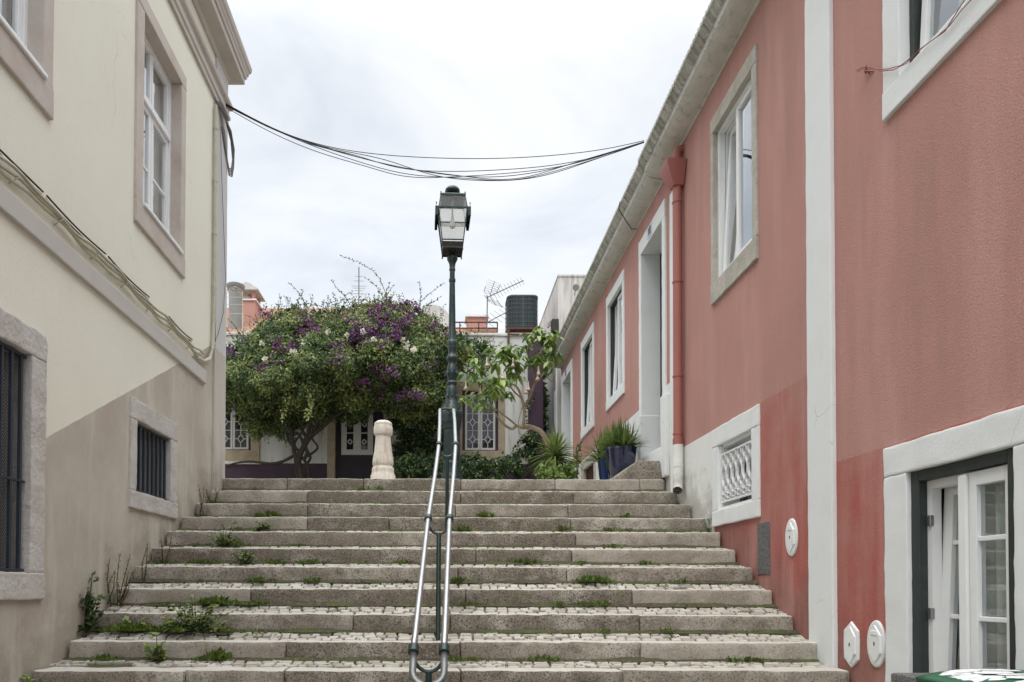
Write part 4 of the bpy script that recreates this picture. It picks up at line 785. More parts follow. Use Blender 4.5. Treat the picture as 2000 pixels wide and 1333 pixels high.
mb = MB(); ringbox(mb, 'F', gp, .14, .085, .125); fbox(mb, 'F', am-.10, am+.10, gp[2]+.14, gp[3]-.14, .085, .125)
cols = [((gp[0]+.14), am-.10), (am+.10, gp[1]-.14)]
for (a0, a1) in cols:
    cx = (a0+a1)/2; zs = fz(845)
    fbox(mb, 'F', a0, a1, zs-.012, zs+.012, .09, .12)
    for zc2 in (fz(862), fz(828), fz(800)):
        D = [(cx, zc2-.065), (cx+.06, zc2), (cx, zc2+.065), (cx-.06, zc2)]
        for j in range(4): p = Vector(wp('F', *D[j], .1)); q_ = Vector(wp('F', *D[(j+1) % 4], .1)); d = q_-p; mb.obox((p+q_)/2, (d, (0, 1, 0), d.cross(Vector((0, 1, 0)))), (d.length/2, .012, .012))
mb.build('door_window', 'frame_old', dr)
mb = MB(); fbox(mb, 'F', gp[0]+.1, gp[1]-.1, gp[2]+.1, gp[3]-.1, .112, .117); mb.build('pane', 'glass', dr)
mb = MB(); c_ = wp('F', (cols[1][0]+cols[1][1])/2, fz(873.5), .10); mb.add([(c_[0]+.062*math.cos(t), c_[1]+dd, c_[2]+.062*math.sin(t)) for dd in (0, .006) for t in [2*PI*k/20 for k in range(20)]], [tuple(range(20)), tuple(range(20, 40))]); mb.build('sticker', 'grille_grey', dr)
mb = MB(); fbox(mb, 'F', fx(682), fx(700), fz(904), fz(899), .10, .12); mb.build('mail_slot', 'cable_black', dr)
mb = MB(); rzb, rzt = fz(655), 9.0
mb.add(*tiled((-10.5, 18.35, 6.68), (1.6, 18.35, 6.68), (-7.5, 22, rzt), (-2.2, 22, rzt), per=.22)); mb.add(*tiled((-10.5, 25, 6.6), (1.6, 25, 6.6), (-7.5, 22, rzt), (-2.2, 22, rzt), per=.22)); mb.add(*tiled((1.6, 18.35, 6.68), (1.6, 25, 6.6), (-2.2, 22, rzt), (-2.2, 22.01, rzt), per=.22))
mb.box(-10.4, 2.3, 18.36, 24.6, 6.4, 6.6); mb.build('roof', 'tile_roof', FH, auto=False)
# purple pier and the rooftop unit on its frame
p0 = P(1033, 800, 17.75); p1 = P(1061, 800, 17.75)
mb = MB(); mb.gbox(p0.x, p1.x, 17.72, 18.2, 1.4, P(1040, 655, 17.72).z, cs=.2, r=.012, amp=.004); mb.gbox(p0.x-.32, p0.x-.0, 17.8, 17.99, 1.4, 3.2, cs=.2, r=.01, amp=.003)
tag(mb.build('purple_pier', 'purple', smooth=True), 'tall dark purple masonry pier at the right end of the white house', 'pier')
RU = thing('roof_unit', 'black caged rounded air unit on a rusty frame above the white house', 'air unit', (2.05, 18.2, 6.8))
ux0, ux1 = P(991, 600, 18.0).x, P(1052, 600, 18.0).x; uz0, uz1 = P(1020, 640, 18.0).z, P(1020, 576, 18.0).z
def rrect(x0, x1, y0, y1, r, n=6):
    o = []
    for (cx, cy, a) in ((x1-r, y0+r, -PI/2), (x1-r, y1-r, 0), (x0+r, y1-r, PI/2), (x0+r, y0+r, PI)):
        for k in range(n+1): o.append((cx+r*math.cos(a+PI/2*k/n), cy+r*math.sin(a+PI/2*k/n)))
    return o
mb = MB(); mb.prism(rrect(ux0+.02, ux1-.02, 18.02, 18.72, .16), 2, uz0, uz1-.04); mb.build('casing', 'tank_dark', RU, smooth=True)
mb = MB(); mb.prism(rrect(ux0-.005, ux1+.005, 17.995, 18.745, .17), 2, uz1-.04, uz1); mb.build('top_rim', 'tank_bar', RU, smooth=True)
mb = MB(); rr_ = rrect(ux0, ux1, 18.0, 18.74, .17, 5)
L_ = len(rr_)
for (x, y) in rr_: mb.box(x-.004, x+.004, y-.004, y+.004, uz0, uz1-.03)
for k in range(1, 14): x = lerp(ux0+.17, ux1-.17, k/14); wv = .014 if k == 7 else .005; mb.box(x-wv, x+wv, 17.995, 18.005, uz0, uz1-.03)
for k in range(7):
    z = lerp(uz0+.05, uz1-.12, k/6)
    for a, b in zip(rr_, rr_[1:]+rr_[:1]): mb.bar((a[0], a[1], z), (b[0], b[1], z), .008)
mb.build('cage', 'tank_bar', RU)
mb = MB(); mb.box(ux0-.02, ux1+.03, 17.98, 18.78, uz0-.05, uz0-.002); mb.box(ux0+.05, ux1-.02, 18.1, 18.7, uz0-.18, uz0-.051)
mb.box(ux0, ux0+.05, 17.93, 17.98, 6.2, uz0-.052); mb.box(ux0, ux1, 17.94, 17.979, uz0-.22, uz0-.18); mb.build('stand', 'rust', RU)
# right-hand white neighbour
NB = thing('white_neighbour', 'plain tall white weathered building beyond the pink house', 'building', (4, 19, 1.2))
zn = P(1110, 541, 17.9).z
mb = MB(); mb.box(XR+.0, 10, 17.9, 26, .5, zn); mb.box(XR-.012, 10.02, 17.88, 26.02, zn, zn+.05); mb.build('wall', 'white_old', NB)
mb = MB(); mb.box(XR-.03, XR+.0, 18.3, 18.8, 3.6, 5.3); mb.box(XR-.03, XR-.0, 18.84, 19.3, 3.6, 5.3)
for yy in (18.0, 19.7): mb.box(XR-.045, XR, yy, yy+.03, 1.5, 6.0)
mb.build('shutter', 'white_trim', NB)
mb = MB(); a_ = P(1094, 617, 17.6); b_ = P(1072, 650, 18.6); mb.bar(Vector((2.93, 17.95, a_.z)), Vector((2.93, 18.9, b_.z+.3)), .03, .12); a_ = Vector((2.95, 18.0, 4.05)); mb.bar(a_, a_+Vector((0, 1.3, -.02)), .05, .10); mb.build('bracket', 'cornice_grey', NB)
q_ = P(1083, 638, 17.6); mb = MB(); mb.gbox(q_.x-.08, q_.x+.10, 17.5, 17.72, q_.z-.17, q_.z+.17, cs=.1, r=.02, amp=0); mb.box(q_.x+.0, q_.x+.04, 17.72, 17.9, q_.z-.03, q_.z+.03); tag(mb.build('wall_lamp', 'cable_black', smooth=True), 'small black box lamp fixed high at the corner of the white building', 'lamp')
q_ = P(1125, 563, 17.7)
mb = MB(); mb.tube([q_+Vector((-.03, -.14, -.05)), q_+Vector((-.02, -.10, -.03)), q_+Vector((0, 0, 0)), q_+Vector((.02, .05, .01))], [.085, .088, .06, .03], 16); mb.tube([q_, (q_.x, 17.9, q_.z-.1)], .012, 6)
tag(mb.build('floodlight', 'grey_pipe', smooth=True), 'round grey floodlight high on the white weathered wall', 'lamp')
# strip of wall plate between the pier and the neighbour (garden gate post)
mb = MB(); mb.gbox(2.68, XR-.01, 19.9, 20.1, 1.2, 6.2, cs=.4, r=.01, amp=.003); tag(mb.build('garden_wall', 'white_old', smooth=True), 'narrow white wall closing the gap behind the purple pier', 'wall')
# ---------------------------------------------------------------- rooftop things
def pxl(u, v, Y): return P(u, v, Y)
c = pxl(460, 600, 19.5); mb = MB(); tz = pxl(460, 572, 19.5).z
mb.lathe([(.185, 6.6), (.185, tz-.05), (.195, tz), (.24, tz+.06), (.20, tz+.09), (.25, tz+.14), (.26, tz+.2), (.21, tz+.24), (.10, tz+.27)], (c.x, 19.5, 0), 20)
tag(mb.build('stone_chimney', 'grey_pipe', smooth=True), 'round grey chimney with rough stone cap at the left end of the roof', 'chimney')
FR = MB(); c0_, c1_ = pxl(441, 600, 19.1).x, pxl(474, 600, 19.1).x
for v_ in (581, 595, 613): FR.bar(pxl(433, v_, 19.1), pxl(488 if v_ == 581 else 476, v_, 19.1), .011)
for u_ in (442.5, 474): FR.bar(pxl(u_, 570, 19.1), pxl(u_, 616, 19.1), .014)
for (u_, v_) in ((446, 571), (451, 566), (468, 568), (459, 563), (437, 576), (472, 574)): cc_ = pxl(u_, v_, 19.1); FR.tube([cc_+Vector((.045*math.cos(t), 0, .045*math.sin(t))) for t in np.linspace(0, 5.2, 11)], .006, 6)
for u_ in (442.5, 474): FR.bar(pxl(u_, 613, 19.1), Vector((pxl(u_, 616, 19.1).x, 19.1, 6.75)), .025)
tag(FR.build('iron_scroll_frame', 'cable_cream'), 'pale wrought iron scroll frame in front of the round grey chimney', 'ironwork')
c = pxl(486, 600, 20.5); PC = thing('brick_chimney', 'pink square chimney with pitched cap left of the roof', 'chimney', (c.x, 20.5, 6.7)); hw = .25
mb = MB(); z1 = pxl(486, 593, 20.5).z; z2 = pxl(486, 574, 20.5).z
mb.box(c.x-hw, c.x+hw, 20.3, 21.0, 6.6, z1)
for dx_ in (-hw+.03, hw-.11): mb.box(c.x+dx_, c.x+dx_+.08, 20.32, 20.42, z1+.04, z2); mb.box(c.x+dx_, c.x+dx_+.08, 20.88, 20.98, z1+.04, z2)
mb.box(c.x-.05, c.x+.05, 20.55, 20.8, z1+.04, z2)
mb.build('stack', 'pink_far', PC); mb = MB(); mb.box(c.x-hw-.04, c.x+hw+.04, 20.26, 21.04, z1, z1+.045); mb.build('ledge', 'white_trim', PC)
mb = MB(); mb.prism([(c.x-hw-.08, z2), (c.x+hw+.1, z2), (c.x+hw+.1, z2+.03), (c.x+.05, z2+.22), (c.x-.05, z2+.22), (c.x-hw-.08, z2+.03)], 1, 20.2, 21.1); mb.build('cap', 'cornice_grey', PC)
c = pxl(931, 640, 21); PC2 = thing('brick_chimney', 'low wide pink chimney with white slab behind the railing', 'chimney', (c.x, 21, 6.9)); z1 = pxl(931, 625, 21).z
mb = MB(); mb.box(c.x-.30, c.x+.30, 20.8, 21.3, 6.6, z1); mb.build('stack', 'pink_far', PC2)
mb = MB(); mb.box(c.x-.36, c.x+.36, 20.74, 21.36, z1, z1+.06); mb.build('cap', 'white_trim', PC2)
c0_ = pxl(705, 612, 24.5); c1_ = pxl(800, 597, 24.5); PK = thing('far_pink_house', 'distant pink walled building just above the roof ridge', 'building', (c0_.x, 24.6, 6))
mb = MB(); mb.box(c0_.x-.4, c1_.x, 26, 32, 5, pxl(750, 596, 26).z); mb.build('wall', 'pink_far', PK); mb = MB(); mb.box(c0_.x-.5, c1_.x+.1, 25.9, 32.1, pxl(750, 596, 26).z, pxl(750, 596, 26).z+.08); mb.build('parapet', 'white_trim', PK)
c = pxl(845, 640, 26); zt_ = pxl(845, 606, 26).z
mb = MB(); rr2 = .68; mb.add([(c.x+rr2*math.cos(t), y, zt_-.65+rr2*math.sin(t)*.95) for y in (25.5, 29) for t in np.linspace(0, PI, 17)]+[(c.x+rr2, 25.5, 5), (c.x-rr2, 25.5, 5), (c.x+rr2, 29, 5), (c.x-rr2, 29, 5)], [(k, k+1, 18+k, 17+k) for k in range(16)]+[tuple(range(17))+(35, 34), tuple(range(17, 34))+(37, 36)])
tag(mb.build('vaulted_roof', 'white_old'), 'pale rounded vault roof rising behind the climber and the lamp pole', 'roof')
RL = MB(); yr = 19.0
for v_ in (630, 641.5): RL.bar(pxl(885, v_, yr), pxl(971.5, v_, yr), .03)
for u_ in (898, 935, 971.5): RL.bar(pxl(u_, 630, yr), Vector((pxl(u_, 650, yr).x, yr, 6.6)), .03)
tag(RL.build('roof_railing', 'rust'), 'thin rusty railing along the roof of the white house', 'railing')
for u_, v_, s_ in ((1060, 628, .3), (983, 640, .25)):
    c = pxl(u_, v_, 30); mb = MB(); mb.box(c.x-s_, c.x+s_, 30, 31.5, 5, c.z); mb.box(c.x-s_*.6, c.x+s_*.2, 30.2, 31.0, c.z, c.z+.25)
    tag(mb.build('distant_block', 'white_trim', bevel=.03), 'far pale building block just '+('right' if u_ > 1000 else 'left')+' of the caged roof unit', 'building')
# terracotta wall mounds behind the coping
mb = MB(); mb.gbox(pxl(893, 650, 19.6).x, pxl(968, 650, 19.6).x, 19.4, 20.0, 6.5, pxl(930, 646, 19.6).z, cs=.12, r=.05, amp=.04, fr=4); tag(mb.build('roof_hump', 'tile_roof', smooth='all'), 'rounded terracotta ridge of tiles below the roof railing', 'roof ridge')
# antennas
def yagi(mb, a, b, n, L_, el, w0=.008):
    a = Vector(a); b = Vector(b); mb.tube([a, b], .012, 6); el = Vector(el).normalized()
    for k in range(n): c = a.lerp(b, (k+.5)/n); l_ = L_*(1-.35*k/n); mb.tube([c-el*l_/2, c+el*l_/2], .005, 4)
YA = 18.7; AN = thing('tv_antenna', 'large aluminium television antenna with long directional boom next to the caged roof unit', 'antenna', pxl(950, 655, YA))
mb = MB(); mb.tube([Vector((pxl(950, 655, YA).x, YA, 6.5)), pxl(952, 578, YA)], .016, 8); mb.build('mast', 'cable_grey', AN)
mb = MB(); yagi(mb, pxl(950, 582, YA), pxl(1023, 548, YA-.5), 12, .36, (.8, 1.0, -.75)); mb.build('boom', 'cable_grey', AN)
mb = MB()
for (ua, va, ub, vb) in ((957, 577, 966, 550), (977, 557, 970, 572), (948.5, 560, 945, 570)): mb.tube([pxl(ua, va, YA), pxl(ub, vb, YA)], .010, 6)
for k in range(7): t = k/6; mb.tube([pxl(lerp(945, 953, t*.9), lerp(571, 546, t), YA+.15), pxl(lerp(968, 978, t), lerp(578, 556, t), YA-.25)], .004, 4)
for (ua, va, ub, vb) in ((957, 580, 969, 597), (970, 586, 981, 601), (946, 577, 956, 590)): mb.tube([pxl(ua, va, YA), pxl(ub, vb, YA)], .009, 6)
for k in range(4): t = k/3; mb.tube([pxl(lerp(953, 960, t), lerp(585, 593, t), YA+.1), pxl(lerp(972, 990, t), lerp(590, 604, t), YA-.2)], .004, 4)
mb.build('reflector', 'cable_grey', AN)
mb = MB(); yagi(mb, pxl(948, 632, YA), pxl(990, 610, YA-.3), 5, .55, (.9, .6, -.42)); mb.build('lower_boom', 'cable_grey', AN)
YB = 19.6; A2 = thing('tv_antenna', 'thin television antenna on a straight mast above the purple flowers', 'antenna', (pxl(700, 600, YB).x, YB, 7.4))
mb = MB(); mb.tube([Vector((pxl(701, 600, YB).x, YB, 7.2)), pxl(701, 522, YB)], .016, 8); mb.build('mast', 'cable_grey', A2)
mb = MB()
for v_, w_ in ((559, 30), (563, 24), (568, 18), (574, 34), (549, 20), (540, 14)): mb.tube([pxl(701-w_/2, v_, YB), pxl(701+w_/2, v_+.6, YB+.1)], .006, 5)
mb.build('elements', 'cable_grey', A2)
# ================================================================== CABLES
A0 = P(428, 201, 9.25); B0 = P(1256, 277, 9.1); A0.x = max(A0.x, XL+.04)
G = 'black cables sagging over the street'
def cable(ctrl, r=.0075, lab=None):
    pts = []
    n = 60
    us = [c[0] for c in ctrl]; vs_ = [c[1] for c in ctrl]
    # smooth cubic through the control points
    m_ = len(us); X = np.array(us, float); Yv = np.array(vs_, float)
    hh = np.diff(X); A_ = np.zeros((m_, m_)); rhs = np.zeros(m_); A_[0, 0] = A_[-1, -1] = 1
    for i in range(1, m_-1): A_[i, i-1] = hh[i-1]; A_[i, i] = 2*(hh[i-1]+hh[i]); A_[i, i+1] = hh[i]; rhs[i] = 3*((Yv[i+1]-Yv[i])/hh[i]-(Yv[i]-Yv[i-1])/hh[i-1])
    cc = np.linalg.solve(A_, rhs)
    for u in np.linspace(X[0], X[-1], n):
        i = min(m_-2, max(0, int(np.searchsorted(X, u)-1))); d = u-X[i]; b = (Yv[i+1]-Yv[i])/hh[i]-hh[i]*(2*cc[i]+cc[i+1])/3; dd = (cc[i+1]-cc[i])/(3*hh[i])
        v = Yv[i]+b*d+cc[i]*d*d+dd*d**3; t = (u-X[0])/(X[-1]-X[0]); pts.append(P(u, v, lerp(9.25, 9.1, t)+.05*math.sin(PI*t)*math.sin(ctrl[1][1])))
    tag(MB().tube(pts, r, 5).build('overhead_cable', 'cable_black', smooth='all'), lab, 'cable', G)
cable([(436, 200), (560, 262), (700, 297), (830, 308), (960, 310), (1100, 302), (1200, 288), (1258, 275)], .005, 'topmost single black cable crossing the street almost level')
same = 'thin black cable sagging in the loose bundle across the street'
cable([(436, 202), (520, 246), (650, 294), (760, 322), (860, 340), (960, 346), (1080, 330), (1200, 296), (1258, 278)], .005, same)
cable([(436, 205), (500, 237), (600, 281), (700, 316), (800, 341), (900, 348), (1000, 352), (1100, 330), (1200, 299), (1258, 279)], .0048, same)
cable([(436, 203), (540, 256), (640, 290), (720, 313), (800, 330), (900, 344), (1010, 349), (1110, 322), (1200, 295), (1258, 277)], .0048, same)
cable([(436, 207), (520, 254), (620, 297), (720, 327), (780, 343), (880, 346), (1000, 338), (1120, 320), (1258, 277)], .0048, same)
cable([(436, 204), (530, 251), (620, 286), (680, 300), (770, 326), (860, 335), (980, 332), (1100, 320), (1200, 297), (1258, 279)], .005, same)
cable([(436, 201), (560, 263), (660, 293), (760, 315), (830, 338), (940, 353), (1050, 346), (1150, 316), (1258, 279)], .005, 'lowest hanging black cable of the bundle over the lamp')
# coil and loops hanging from the corner
mb = MB()
for k in range(6):
    o1 = .018*k; sm = [(XL+.045+o1*.5, 8.95+o1, 6.38-o1), (XL+.07+o1*.5, 9.15+o1, 6.33-o1), (XL+.08+o1*.3, 9.36+o1*.6, 6.18-o1), (XL+.075, 9.46+o1*.4, 5.98-o1), (XL+.06, 9.45+o1*.3, 5.84-o1), (XL+.05, 9.36+o1*.3, 5.80-o1), (XL+.045, 9.25+o1*.5, 5.95-o1*.5), (XL+.045, 9.08+o1, 6.2)]
    mb.tube(sm, .010, 6)
for k in range(5): mb.tube([(XL+.04, 8.86+.02*k, 6.36+.015*k), (XL+.07, 9.0, 6.37+.02*k), (XL+.08, 9.2, 6.36+.012*k), P(436, 200+k*1.5, 9.25)], .011, 5)
tag(mb.build('cable_coil', 'cable_grey', smooth='all'), 'tangle of grey cable loops hooked on the cream building corner', 'cable')
# conduit down the corner strip, wavy bundle along the string course
mb = MB(); cy = 8.86; cx = XL+.035
mb.tube([(cx, cy, 6.32), (cx, cy-.005, 5.6), (cx, cy, 4.5), (cx, cy-.01, 3.5), (cx, cy-.04, 3.12), (cx, cy-.16, 2.92), (cx, cy-.36, 2.82), (cx, cy-.6, 2.79)], .022, 8)
for z in (6.0, 5.3, 4.6, 3.9, 3.45, 3.15): mb.tube([(cx, cy, z), (cx, cy, z+.025)], .030, 8)
tag(mb.build('conduit', 'cable_cream', smooth=True), 'cream painted conduit running down beside the corner strip of the cream building', 'conduit')
mb = MB()
for k in range(3):
    mb.tube([(XL+.03+.012*k, y, 2.83+.022*k+.018*math.sin(y*5.1+k*1.1)+.01*math.sin(y*12+k)) for y in np.linspace(-2.5, 8.35+.05*k, 120)], .013, 6)
for y in np.arange(3.6, 8.4, .55): mb.tube([(XL+.0, y, 2.80), (XL+.065, y+.01, 2.85), (XL+.0, y+.02, 2.90)], .006, 5)
tag(mb.build('cable_bundle', 'cable_cream', smooth='all'), 'wavy bundle of cream painted cables clipped above the grey band', 'cable')
mb = MB()
for k in range(2):
    for (ya, yb) in ((-2.5, 5.05), (5.1, 6.0), (6.05, 6.9), (7.4, 8.1)): mb.tube([(XL+.02+.012*k, y, 2.925+.02*k-.02*math.sin((y-ya)/(yb-ya)*PI)) for y in np.linspace(ya, yb, 12)], .0075, 5)
tag(mb.build('wall_cable', 'cable_black', smooth='all'), 'straight black cables pinned just above the cream cable bundle', 'cable')
tag(MB().tube([(XL+.045, 9.0, 6.3), (XL+.05, 9.06, 5.6), (XL+.052, 9.16, 4.9), (XL+.055, 9.25, 4.2), (XL+.05, 9.18, 3.7), (XL+.045, 9.0, 3.35), (XL+.04, 8.8, 3.1), (XL+.04, 8.6, 2.95), (XL+.04, 8.5, 2.86)], .0045, 5).build('thin_cable', 'cable_grey', smooth='all'), 'thin loose grey cable bowing across the pale corner strip', 'cable')
mb = MB(); mb.tube([(XL+.032, 8.915, z) for z in np.linspace(6.3, 3.2, 12)], .007, 5); tag(mb.build('down_cable', 'cable_black'), 'straight black cable beside the cream conduit on the corner', 'cable')
# ================================================================== PLANTS
def rnd(a, b): return random.uniform(a, b)
def rv(): 
    v = Vector((random.gauss(0, 1), random.gauss(0, 1), random.gauss(0, 1))); return v.normalized()
def inside(poly, x, y):
    c = False; j = len(poly)-1
    for i in range(len(poly)):
        (xi, yi), (xj, yj) = poly[i], poly[j]
        if (yi > y) != (yj > y) and x < (xj-xi)*(y-yi)/(yj-yi)+xi: c = not c
        j = i
    return c
def edged(poly, x, y):
    m = 1e9
    for i in range(len(poly)):
        a = poly[i]; b = poly[(i+1) % len(poly)]; dx, dy = b[0]-a[0], b[1]-a[1]; t = max(0, min(1, ((x-a[0])*dx+(y-a[1])*dy)/(dx*dx+dy*dy))); m = min(m, math.hypot(x-a[0]-t*dx, y-a[1]-t*dy))
    return m
def clump(mb, c, r, n, size, mats, out=(0, -1, .35), flat=.8):
    out = Vector(out)
    for _ in range(n):
        d = rv(); rr_ = r*(.45+.55*random.random()**.5); p = Vector(c)+Vector((d.x*rr_, d.y*rr_, d.z*rr_*flat))
        nr = (d*.8+out*.6+rv()*.5).normalized(); dr_ = (rv()-nr*.2+Vector((0, 0, -.45))).normalized(); s_ = size*rnd(.65, 1.25)
        mb.leaf(p, dr_, nr, s_, s_*rnd(.5, .72), random.choice(mats))
# -- bougainvillea over the house
BO = thing('flowering_climber', 'huge bougainvillea with purple flowers spreading over the front of the white house', 'climber', (P(592, 930, 16.4).x, 16.4, gz(16.4)))
crown = [(400, 700), (436, 682), (470, 668), (505, 642), (535, 618), (570, 600), (612, 612), (650, 606), (690, 600), (735, 590), (775, 596), (800, 604), (838, 622), (870, 645), (905, 655), (950, 672), (962, 690), (945, 706), (905, 708), (885, 730), (880, 800), (850, 832), (800, 822), (765, 808), (735, 790), (715, 808), (690, 826), (655, 806), (620, 836), (585, 822), (560, 856), (520, 838), (500, 856), (478, 822), (455, 790), (430, 806), (400, 780)]
leafm = ['leaf_d1', 'leaf_d2', 'leaf_d3', 'leaf_d4', 'leaf_d5']; lv = MB(); fl = MB()
def depth(u, v): 
    e_ = min(1, edged(crown, u, v)/95.0); return 17.45-2.3*math.sqrt(e_)*(1-.25*(v > 780))-.75*noise.noise(Vector((u/42, v/36, 1.7)))-.3*noise.noise(Vector((u/17, v/15, 4.2)))
fcl = [(735, 622, 26), (765, 640, 24), (708, 640, 22), (690, 622, 16), (758, 605, 20), (785, 612, 22), (800, 600, 14), (575, 668, 12), (548, 690, 14), (541, 702, 9), (600, 645, 12), (622, 640, 12), (662, 672, 12), (690, 675, 16), (668, 690, 12), (735, 660, 14), (752, 672, 12), (740, 722, 14), (762, 728, 12), (748, 740, 14), (713, 752, 12), (745, 775, 12), (795, 778, 18), (812, 772, 10), (805, 785, 8), (442, 692, 13), (436, 678, 10), (512, 720, 10), (842, 712, 8), (655, 710, 10), (480, 666, 8), (535, 662, 10), (848, 635, 9), (775, 650, 14), (870, 650, 9), (598, 622, 10), (520, 610, 10), (700, 662, 12)]
for _ in range(1000):
    for t in range(50):
        u, v = rnd(395, 965), rnd(588, 856)
        if inside(crown, u, v) and (v > 700 or edged(crown, u, v) > 16 or random.random() < .3): break
    Y = depth(u, v)+rnd(-.12, .1); c = P(u, v, Y); k = noise.noise(Vector((u/38, v/32, 5)))
    pool = [0, 0, 1, 1, 2] if k < -.12 else ([2, 2, 3, 3, 1] if k > .14 else [0, 1, 1, 2, 2, 3])
    if v < 640: pool = pool+[4, 3]
    clump(lv, c, rnd(.13, .27), int(rnd(60, 85)), .072, pool)
for _ in range(16000):      # inner volume
    u, v = rnd(400, 960), rnd(600, 850)
    if not inside(crown, u, v): continue
    c = P(u, v, rnd(depth(u, v)+.15, 17.6)); lv.leaf(c, rv(), rv(), .14, .10, random.choice((0, 0, 1)))
for _ in range(260):       # ragged edge sprays
    i = random.randrange(len(crown)); a, b = crown[i], crown[(i+1) % len(crown)]; t = random.random(); u, v = lerp(a[0], b[0], t), lerp(a[1], b[1], t)
    if u < 430: continue
    p = P(u, v, rnd(16.7, 17.4)); d = Vector(((u-680)/500+rnd(-.5, .5), rnd(-.5, .1), (720-v)/140+rnd(-.3, .5))).normalized(); L_ = rnd(.12, .4)
    for k in range(int(L_/.035)): q_ = p+d*(k*.035)+Vector((0, 0, -.3*(k*.035)**2)); lv.leaf(q_, (rv()+d*.4), rv(), .055, .035, random.choice((0, 1, 2, 3)))
for (u, v, s_) in fcl:
    for _ in range(int(s_*s_*.30)+12):
        a = rnd(0, 2*PI); r_ = s_*1.25*math.sqrt(random.random()); uu, vv = u+r_*math.cos(a)*1.15, v+r_*math.sin(a)*.8
        if noise.noise(Vector((uu/9, vv/9, 2))) < -.06: continue
        c = P(uu, vv, depth(uu, vv)-rnd(.12, .42) if inside(crown, uu, vv) else 16.9)
        for k in range(3): fl.leaf(c+rv()*.03, rv(), rv(), .055, .05, random.choice((0, 0, 1, 2)), fold=.4)
lo_ = lv.build('crown', leafm, BO, auto=False); fo = fl.build('blossoms', ['leaf_mag', 'leaf_mag2', 'leaf_mag3'], BO, auto=False)
for (u, v) in ((484, 653), (512, 672), (518, 702), (594, 669), (572, 687), (576, 690), (640, 651), (679, 656), (709, 648), (730, 665), (787, 665), (794, 681), (808, 684), (797, 672)):
    c = P(u, v, depth(u, v)-.42); mb = MB()
    for k in range(14): d = rv(); d.y = -abs(d.y); mb.leaf(c+d*.012, d, Vector((0, -1, 0)), .075, .065, 0, fold=.3)
    mb.build('white_blossom', 'leaf_rosew', BO, auto=False)
# long shoots above
sh = MB(); sl2 = MB()
def shoot(pts, Y, r=.008, leafd=.05, ls=.05):
    P3 = [P(u, v, Y+.2*i/len(pts)) for i, (u, v) in enumerate(pts)]; sm = []
    for i in range(len(P3)-1):
        for k in range(6): sm.append(P3[i].lerp(P3[i+1], k/6))
    sm.append(P3[-1]); sh.tube(sm, [r*(1-.7*i/len(sm)) for i in range(len(sm))], 5)
    for a, b in zip(sm[:-1], sm[1:]):
        n = max(1, int((b-a).length/leafd))
        for k in range(n): c = a.lerp(b, random.random()); sl2.leaf(c, (rv()+Vector((0, 0, .3))), rv(), ls*rnd(.7, 1.3), ls*.6, random.choice((0, 1, 2, 4)))
for pts in ([(600, 604), (588, 580), (575, 562), (563, 552)], [(588, 580), (592, 565)], [(690, 603), (672, 578), (655, 560), (649, 546)], [(672, 578), (690, 570)], [(655, 605), (668, 585), (690, 586)], [(748, 606), (752, 575), (762, 552)], [(752, 580), (770, 556)], [(750, 585), (735, 560), (712, 542)], [(752, 570), (742, 545), (727, 528), (700, 512), (664, 500)], [(762, 598), (768, 575)], [(818, 606), (822, 575), (819, 550)], [(820, 590), (838, 575), (855, 562), (868, 552)], [(825, 600), (848, 590), (862, 578)], [(540, 612), (548, 590), (545, 575)], [(560, 606), (585, 596), (605, 592)], [(520, 625), (512, 605), (520, 592)], [(500, 632), (492, 620), (478, 616)], [(455, 660), (440, 640), (434, 628)], [(470, 655), (455, 632), (442, 622)], [(700, 604), (694, 590), (680, 592)], [(640, 606), (622, 596), (610, 598)]):
    shoot(pts, 17.2, leafd=.028, ls=.055)
for _ in range(70):
    u = rnd(470, 870); v = 606+rnd(-4, 12)+(max(0, u-790)*.35 if u > 790 else 0)+max(0, 560-u)*.55; dx_ = rnd(-22, 22); shoot([(u, v), (u+dx_*.5, v-rnd(8, 16)), (u+dx_, v-rnd(16, 34))], rnd(16.8, 17.4), r=.005, leafd=.03, ls=.055)
for pts in ([(563, 720), (561, 752), (558, 800), (553, 822)], [(607, 770), (606, 795), (601, 818)], [(570, 690), (566, 730), (565, 760)]):   # pale hanging strands
    for k in range(60): t = random.random(); i = min(len(pts)-2, int(t*(len(pts)-1))); f_ = t*(len(pts)-1)-i; u, v = lerp(pts[i][0], pts[i+1][0], f_), lerp(pts[i][1], pts[i+1][1], f_); sl2.leaf(P(u+rnd(-5, 5), v, 15.0), rv()+Vector((0, 0, -.5)), (0, -1, .4), .085, .045, 3)
sh.build('shoots', 'bark', BO); sl2.build('shoot_leaves', leafm, BO, auto=False)
tk = MB()
def limb(pts, Y, r0, r1, dy=0.0, mb=None, n=8):
    P3 = [P(u, v, Y+dy*i/(len(pts)-1)) for i, (u, v) in enumerate(pts)]; sm = []
    for i in range(len(P3)-1):
        a = P3[max(0, i-1)]; b = P3[i]; c = P3[i+1]; d = P3[min(len(P3)-1, i+2)]
        for k in range(6):
            t = k/6; sm.append(.5*((2*b)+(c-a)*t+(2*a-5*b+4*c-d)*t*t+(3*b-a-3*c+d)*t**3))
    sm.append(P3[-1]); m_ = len(sm)
    (mb or tk).tube(sm, [lerp(r0, r1, i/(m_-1))*(1+.15*noise.noise(p*6)) for i, p in enumerate(sm)], n)
